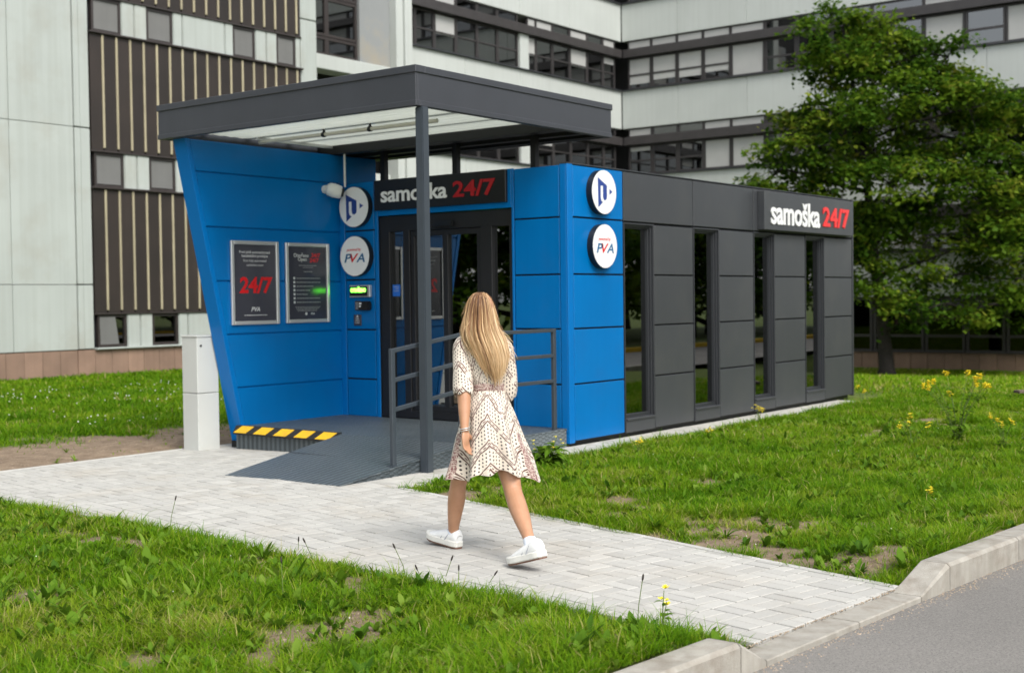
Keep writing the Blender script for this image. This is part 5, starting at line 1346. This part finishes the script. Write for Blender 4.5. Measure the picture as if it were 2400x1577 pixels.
def sleeve(pts, name='sleeve', seed=0):
    """puffed elbow sleeve along (r, n, z, radius) points"""
    q = lerp_path(pts, 4); rings = []; uvs = []; acc = 0
    for i, p in enumerate(q):
        c = W3(*p[:3]); nx = W3(*q[min(i+1, len(q)-1)][:3]); pv = W3(*q[max(i-1, 0)][:3]); d = (nx-pv).normalized()
        a = d.cross(Vector((.2,.9,.1))).normalized(); b = a.cross(d); t = i/(len(q)-1)
        if i: acc += (c - W3(*q[i-1][:3])).length
        rings.append([c + (a*math.cos(k*2*math.pi/36) + b*math.sin(k*2*math.pi/36)) * (p[3]*.93*(1 + .05*t*math.sin(5*k*2*math.pi/36 + seed + 2*t) + .03*math.sin(3*k*2*math.pi/36 + 7*t + seed))) + d*(.010*t*math.sin(4*k*2*math.pi/36 + seed)) for k in range(36)])
        uvs.append([((k*2*math.pi/36 - 3.6)*.06, 1.35 - acc) for k in range(36)])
    return loft(name, rings, dm, dress, uvs)
sleeve([(-.085,.0,1.345,.048),(-.120,-.005,1.315,.058),(-.126,-.018,1.24,.058),(-.120,-.048,1.16,.062),(-.116,-.072,1.08,.067),(-.113,-.090,1.035,.066),(-.112,-.096,1.015,.060)], seed=0)
sleeve([(.105,.005,1.335,.046),(.142,.01,1.305,.054),(.156,.022,1.23,.056),(.163,.035,1.14,.062),(.163,.045,1.05,.066),(.158,.055,1.005,.063),(.155,.06,.985,.056)], seed=2)
# bracelet
mb = MB(); ringp = [W3(-.1065 + .032*math.cos(t_), -.170 + .030*math.sin(t_), .812 + .006*math.cos(t_)) for t_ in [2*math.pi*k/24 for k in range(25)]]
mb.tube(ringp, .0035, 6); mb.tube([p - Vector((0,0,.012)) for p in ringp], .0025, 6); mb.build('bracelet', M['alu'], person, smooth=True)

# sneakers ------------------------------------------------------------
shw = pm('shoe_white', (.80, .80, .79), .55, var=.03, vscale=30, bump=.1, bscale=200); shs = pm('shoe_sole', (.70, .69, .64), .6); sho = pm('outsole_brown', (.17, .085, .055), .7); shg = pm('shoe_grey', (.36, .37, .40), .6)
def shoe(heel, toe, roll=0.0):
    H = W3(*heel); T = W3(*toe); x = (T-H).normalized(); y = Vector((0,0,1)).cross(x).normalized(); z = x.cross(y)
    s = (T-H).length / .275 * 1.06; f = lambda a, b, c: H + x*(a*s) + y*(b*s) + z*(c*s)
    up = [(-.004,.022,.040,.075),(.003,.033,.032,.104),(.02,.039,.03,.118),(.05,.041,.03,.112),(.075,.041,.03,.102),(.10,.043,.03,.100),(.13,.046,.03,.091),(.17,.049,.028,.077),(.205,.049,.028,.066),(.24,.043,.028,.056),(.262,.025,.030,.042),(.272,.010,.032,.038)]
    rings = []
    for (a, hw, zb, zt) in up:
        ring = []
        for k in range(20):
            t = 2*math.pi*k/20; c, s_ = math.cos(t), math.sin(t)
            cc = math.copysign(abs(c)**.75, c)*hw*(1 - .22*max(0, s_)); zz_ = (zb+zt)/2 + math.copysign(abs(s_)**.8, s_)*(zt-zb)/2
            ring.append(f(a, cc, zz_))
        rings.append(ring)
    me_uv = [[(0, 0)]*20 for _ in rings]
    sh = loft('sneaker', rings, shw, person, me_uv, thick=.001)
    mb = MB(); mb.add([p for p in rings[0]], [tuple(range(20))]); mb.build('heel_patch', shw, sh, smooth=True)
    def outline(g):
        o = []
        for a, hw in ((-.010,.018),(0,.031),(.03,.040),(.08,.041),(.13,.044),(.18,.050),(.22,.049),(.25,.040),(.272,.024),(.282,.008)): o.append((a, hw + g))
        return [(a, -b) for a, b in o] + [(a, b) for a, b in reversed(o)]
    for nm, g, z0, z1, m_, bv in (('outsole', -.003, .0, .008, sho, .001), ('midsole', .004, .0085, .046, shs, .006)):
        mb = MB(); mb.prism(outline(g), lambda a, b, d: f(a, b, d + (.010*max(0, (a-.20)/.08)**2 if True else 0)), z0, z1); mb.build(nm, m_, sh, bevel=bv)
    mb = MB()
    for sd in (-1, 1):
        for a0, a1, z0, z1 in ((.085, .055, .042, .085), (.12, .10, .044, .078), (.16, .13, .045, .070)):
            mb.tube([f(a0, sd*.0425, z0), f((a0+a1)/2, sd*.0405, (z0+z1)/2), f(a1, sd*.034, z1)], .0035*s, 6)
    mb.build('side_stripe', shg, sh)
    mb = MB()
    for k in range(5):
        a = .10 + .02*k; zt = .094 - .0075*k; mb.tube([f(a, -.022, zt-.004), f(a+.004, 0, zt+.003), f(a, .022, zt-.004)], .0026*s, 6)
    mb.tube([f(.085, -.012, .10), f(.078, .0, .118), f(.085, .012, .10)], .008*s, 8); mb.build('laces', shw, sh, smooth=True)
    c = f(.045, 0, .10)
    return f, sh
f1, s1 = shoe((-.168, .180, .0), (-.362, .378, .028))
f2, s2 = shoe((.362, -.590, .085), (.180, -.395, .004))
sock = pm('sock', (.70, .74, .82), .8)
for pts, sh in (([(-.20,.213,.075,.041),(-.20,.211,.10,.041),(-.20,.207,.122,.039)], s1), ([(.291,-.498,.135,.041),(.286,-.488,.158,.041),(.281,-.474,.182,.038)], s2)):
    mb = MB(); q = lerp_path(pts, 3); mb.tube([W3(*p[:3]) for p in q], [p[3] for p in q], 16, cap=False); mb.build('sock', sock, sh, smooth=True)

# hair ------------------------------------------------------------------
def hair_mat():
    m, N, L, P = nodes('hair'); P.inputs['Roughness'].default_value = .42; P.inputs['Specular IOR Level'].default_value = .45
    a = N.new('ShaderNodeAttribute'); a.attribute_name = 'tint'
    r = N.new('ShaderNodeValToRGB'); e = r.color_ramp.elements
    for i, (p, c) in enumerate(((0, (.12, .052, .022)), (.3, (.30, .155, .070)), (.6, (.56, .365, .18)), (1, (.80, .60, .36)))):
        if i < 2: e[i].position = p; e[i].color = (*c, 1)
        else: q = e.new(p); q.color = (*c, 1)
    L.new(a.outputs['Fac'], r.inputs[0]); L.new(r.outputs[0], P.inputs['Base Color'])
    P.inputs['Anisotropic'].default_value = .5
    t = N.new('ShaderNodeBsdfTranslucent'); L.new(r.outputs[0], t.inputs[0]); mx = N.new('ShaderNodeMixShader'); mx.inputs[0].default_value = .15
    L.new(P.outputs[0], mx.inputs[1]); L.new(t.outputs[0], mx.inputs[2]); L.new(mx.outputs[0], N['Material Output'].inputs[0]); return m
HT = np.array([(1.648,-.012,.008,-.02,.03),(1.640,-.045,.035,-.045,.045),(1.615,-.074,.064,-.075,.075),(1.575,-.094,.085,-.092,.085),(1.52,-.108,.099,-.102,.06),(1.46,-.124,.112,-.108,.03),(1.41,-.135,.128,-.117,.01),(1.36,-.128,.150,-.126,.0),
               (1.30,-.098,.168,-.134,-.02),(1.24,-.064,.176,-.137,-.04),(1.18,-.034,.166,-.134,-.06),(1.14,-.008,.158,-.128,-.075),(1.105,.02,.145,-.120,-.09)])
def hair_pt(u, z, off=0.0):
    rl, rr, nb, nf = [np.interp(-z, -HT[:, 0], HT[:, k]) for k in (1, 2, 3, 4)]
    rc, a = (rl+rr)/2, (rr-rl)/2*np.interp(z, [1.33, 1.46], [.92, .87]) + off
    th = math.pi * (1 - u); b = (nf - nb) + off
    return rc + a*math.cos(th), nf - b*(max(0, math.sin(th))**.75)
rings = []; 
for z in np.linspace(1.644, 1.17, 26):
    ring = []
    for i in range(33):
        u = i/32; r_, n_ = hair_pt(u, z, -.012); ring.append(W3(r_, n_, z))
    rl = [W3(hair_pt(1-i/12, z, -.012)[0], np.interp(-z, -HT[:,0], HT[:,4]) + (.028*math.sin(math.pi*i/12) if z > 1.43 else -.004), z) for i in range(1, 12)]
    rings.append(ring + rl)
hm = hair_mat()
base = loft('hair', rings, hm, person, [[(0, 0)]*len(rings[0]) for _ in rings], thick=0, sub=0)
at = base.data.attributes.new('tint', 'FLOAT', 'POINT'); at.data.foreach_set('value', np.repeat(np.interp(np.linspace(0, 1, 26), [0, .3, 1], [.12, .2, .45]), len(rings[0])).astype(np.float32))
V, F, T = [], [], []; hrng = random.Random(2)
def strand(pts, w, tints):
    b = len(V); n = len(pts); tilt = hrng.uniform(-1.1, 1.1)
    for i, p in enumerate(pts):
        d = pts[min(i+1, n-1)] - pts[max(i-1, 0)]; outw = p - W3(.0, .05, p.z - WO.z); side = d.cross(outw).normalized(); side = side*math.cos(tilt) + outw.normalized()*math.sin(tilt); t = i/(n-1)
        ww = w * (1 - .75*t**3); V.append(p - side*ww/2); V.append(p + side*ww/2); T.extend([tints[i]]*2)
    for i in range(n-1): F.append((b+2*i, b+2*i+1, b+2*i+3, b+2*i+2))
hrng = random.Random(4); BINS = [hrng.gauss(0, 1) for _ in range(90)]
for s in range(2300):
    u = hrng.random(); z0 = 1.646 - .045*hrng.random()**2; clump = math.sin(u*53)*.5 + math.sin(u*131+1)*.3
    zend = np.interp(u, [0, .12, .3, .5, .7, .85, 1], [1.35, 1.30, 1.20, 1.145, 1.145, 1.19, 1.26]) + hrng.gauss(0, .036) + (.03 if clump > .5 else 0)
    if hrng.random() < .2: z0 = hrng.uniform(1.40, 1.6)
    off = hrng.uniform(-.012, .008) + .006*clump; ph = hrng.uniform(0, 6.28); du = hrng.gauss(0, .012); pts = []; ti = []
    lite = hrng.gauss(0, .08) + .12*clump + .27*BINS[int(u*89.9)] - (.30*math.exp(-((u-.47)/.12)**2))
    n = 15
    for i in range(n):
        t = i/(n-1); z = z0 + (zend - z0)*t; uu = min(1, max(0, u + du*t + .006*math.sin(ph + 5*t)))
        r_, n_ = hair_pt(uu, z, off + .004*math.sin(ph + 9*t)*t); pts.append(W3(r_ + .004*math.sin(ph*2 + 6*t)*t, n_, z))
        ti.append(min(1, max(0, .26 + .50*min(1, (1.66 - z)/.34) + lite*(1 - .3*t))))
    strand(pts, hrng.uniform(.0022, .0058), ti)
for s in range(34):                                            # wind-blown flyaways on the right
    z = hrng.uniform(1.34, 1.43); r_, n_ = hair_pt(.97, z); L_ = hrng.uniform(.05, .125); dz = hrng.uniform(.5, 1.5)
    pts = [W3(r_ - .01 + L_*t*(.95 - .15*t), n_ - .01 + .02*t, z - L_*dz*t*(.5 + .5*t)) for t in [i/8 for i in range(9)]]
    strand(pts, .0042, [min(1, .7 + .3*i/8) for i in range(9)])
for s in range(90):                                            # frizz standing off the outline
    u = hrng.choice((hrng.uniform(0, .12), hrng.uniform(.88, 1), hrng.random())); z0 = hrng.uniform(1.30, 1.635); L_ = hrng.uniform(.06, .16); o0 = hrng.uniform(.004, .010); o1 = hrng.uniform(.006, .022); ph = hrng.uniform(0, 6.28)
    strand([W3(hair_pt(min(1, max(0, u + .015*math.sin(ph + 4*t))), z0 - L_*t, o0 + o1*t)[0], hair_pt(u, z0 - L_*t, o0 + o1*t)[1], z0 - L_*t) for t in [i/7 for i in range(8)]], .0026, [min(1, max(0, .45 + .4*(1.65 - z0)/.3))]*8)
for s in range(16):
    z = hrng.uniform(1.33, 1.40); r_, n_ = hair_pt(.03, z); L_ = hrng.uniform(.02, .05)
    strand([W3(r_ - L_*.5*t, n_, z - L_*2*t) for t in [i/6 for i in range(7)]], .0015, [.75]*7)
me = bpy.data.meshes.new('hair_strands'); org = np.array(WO)
np_mesh(me, np.array([tuple(v) for v in V]) - org, np.array(F), True)
at = me.attributes.new('tint', 'FLOAT', 'POINT'); at.data.foreach_set('value', np.array(T, np.float32)); me.materials.append(hm)
o = link('hair_strands', me, base); tag(o, kind='stuff')
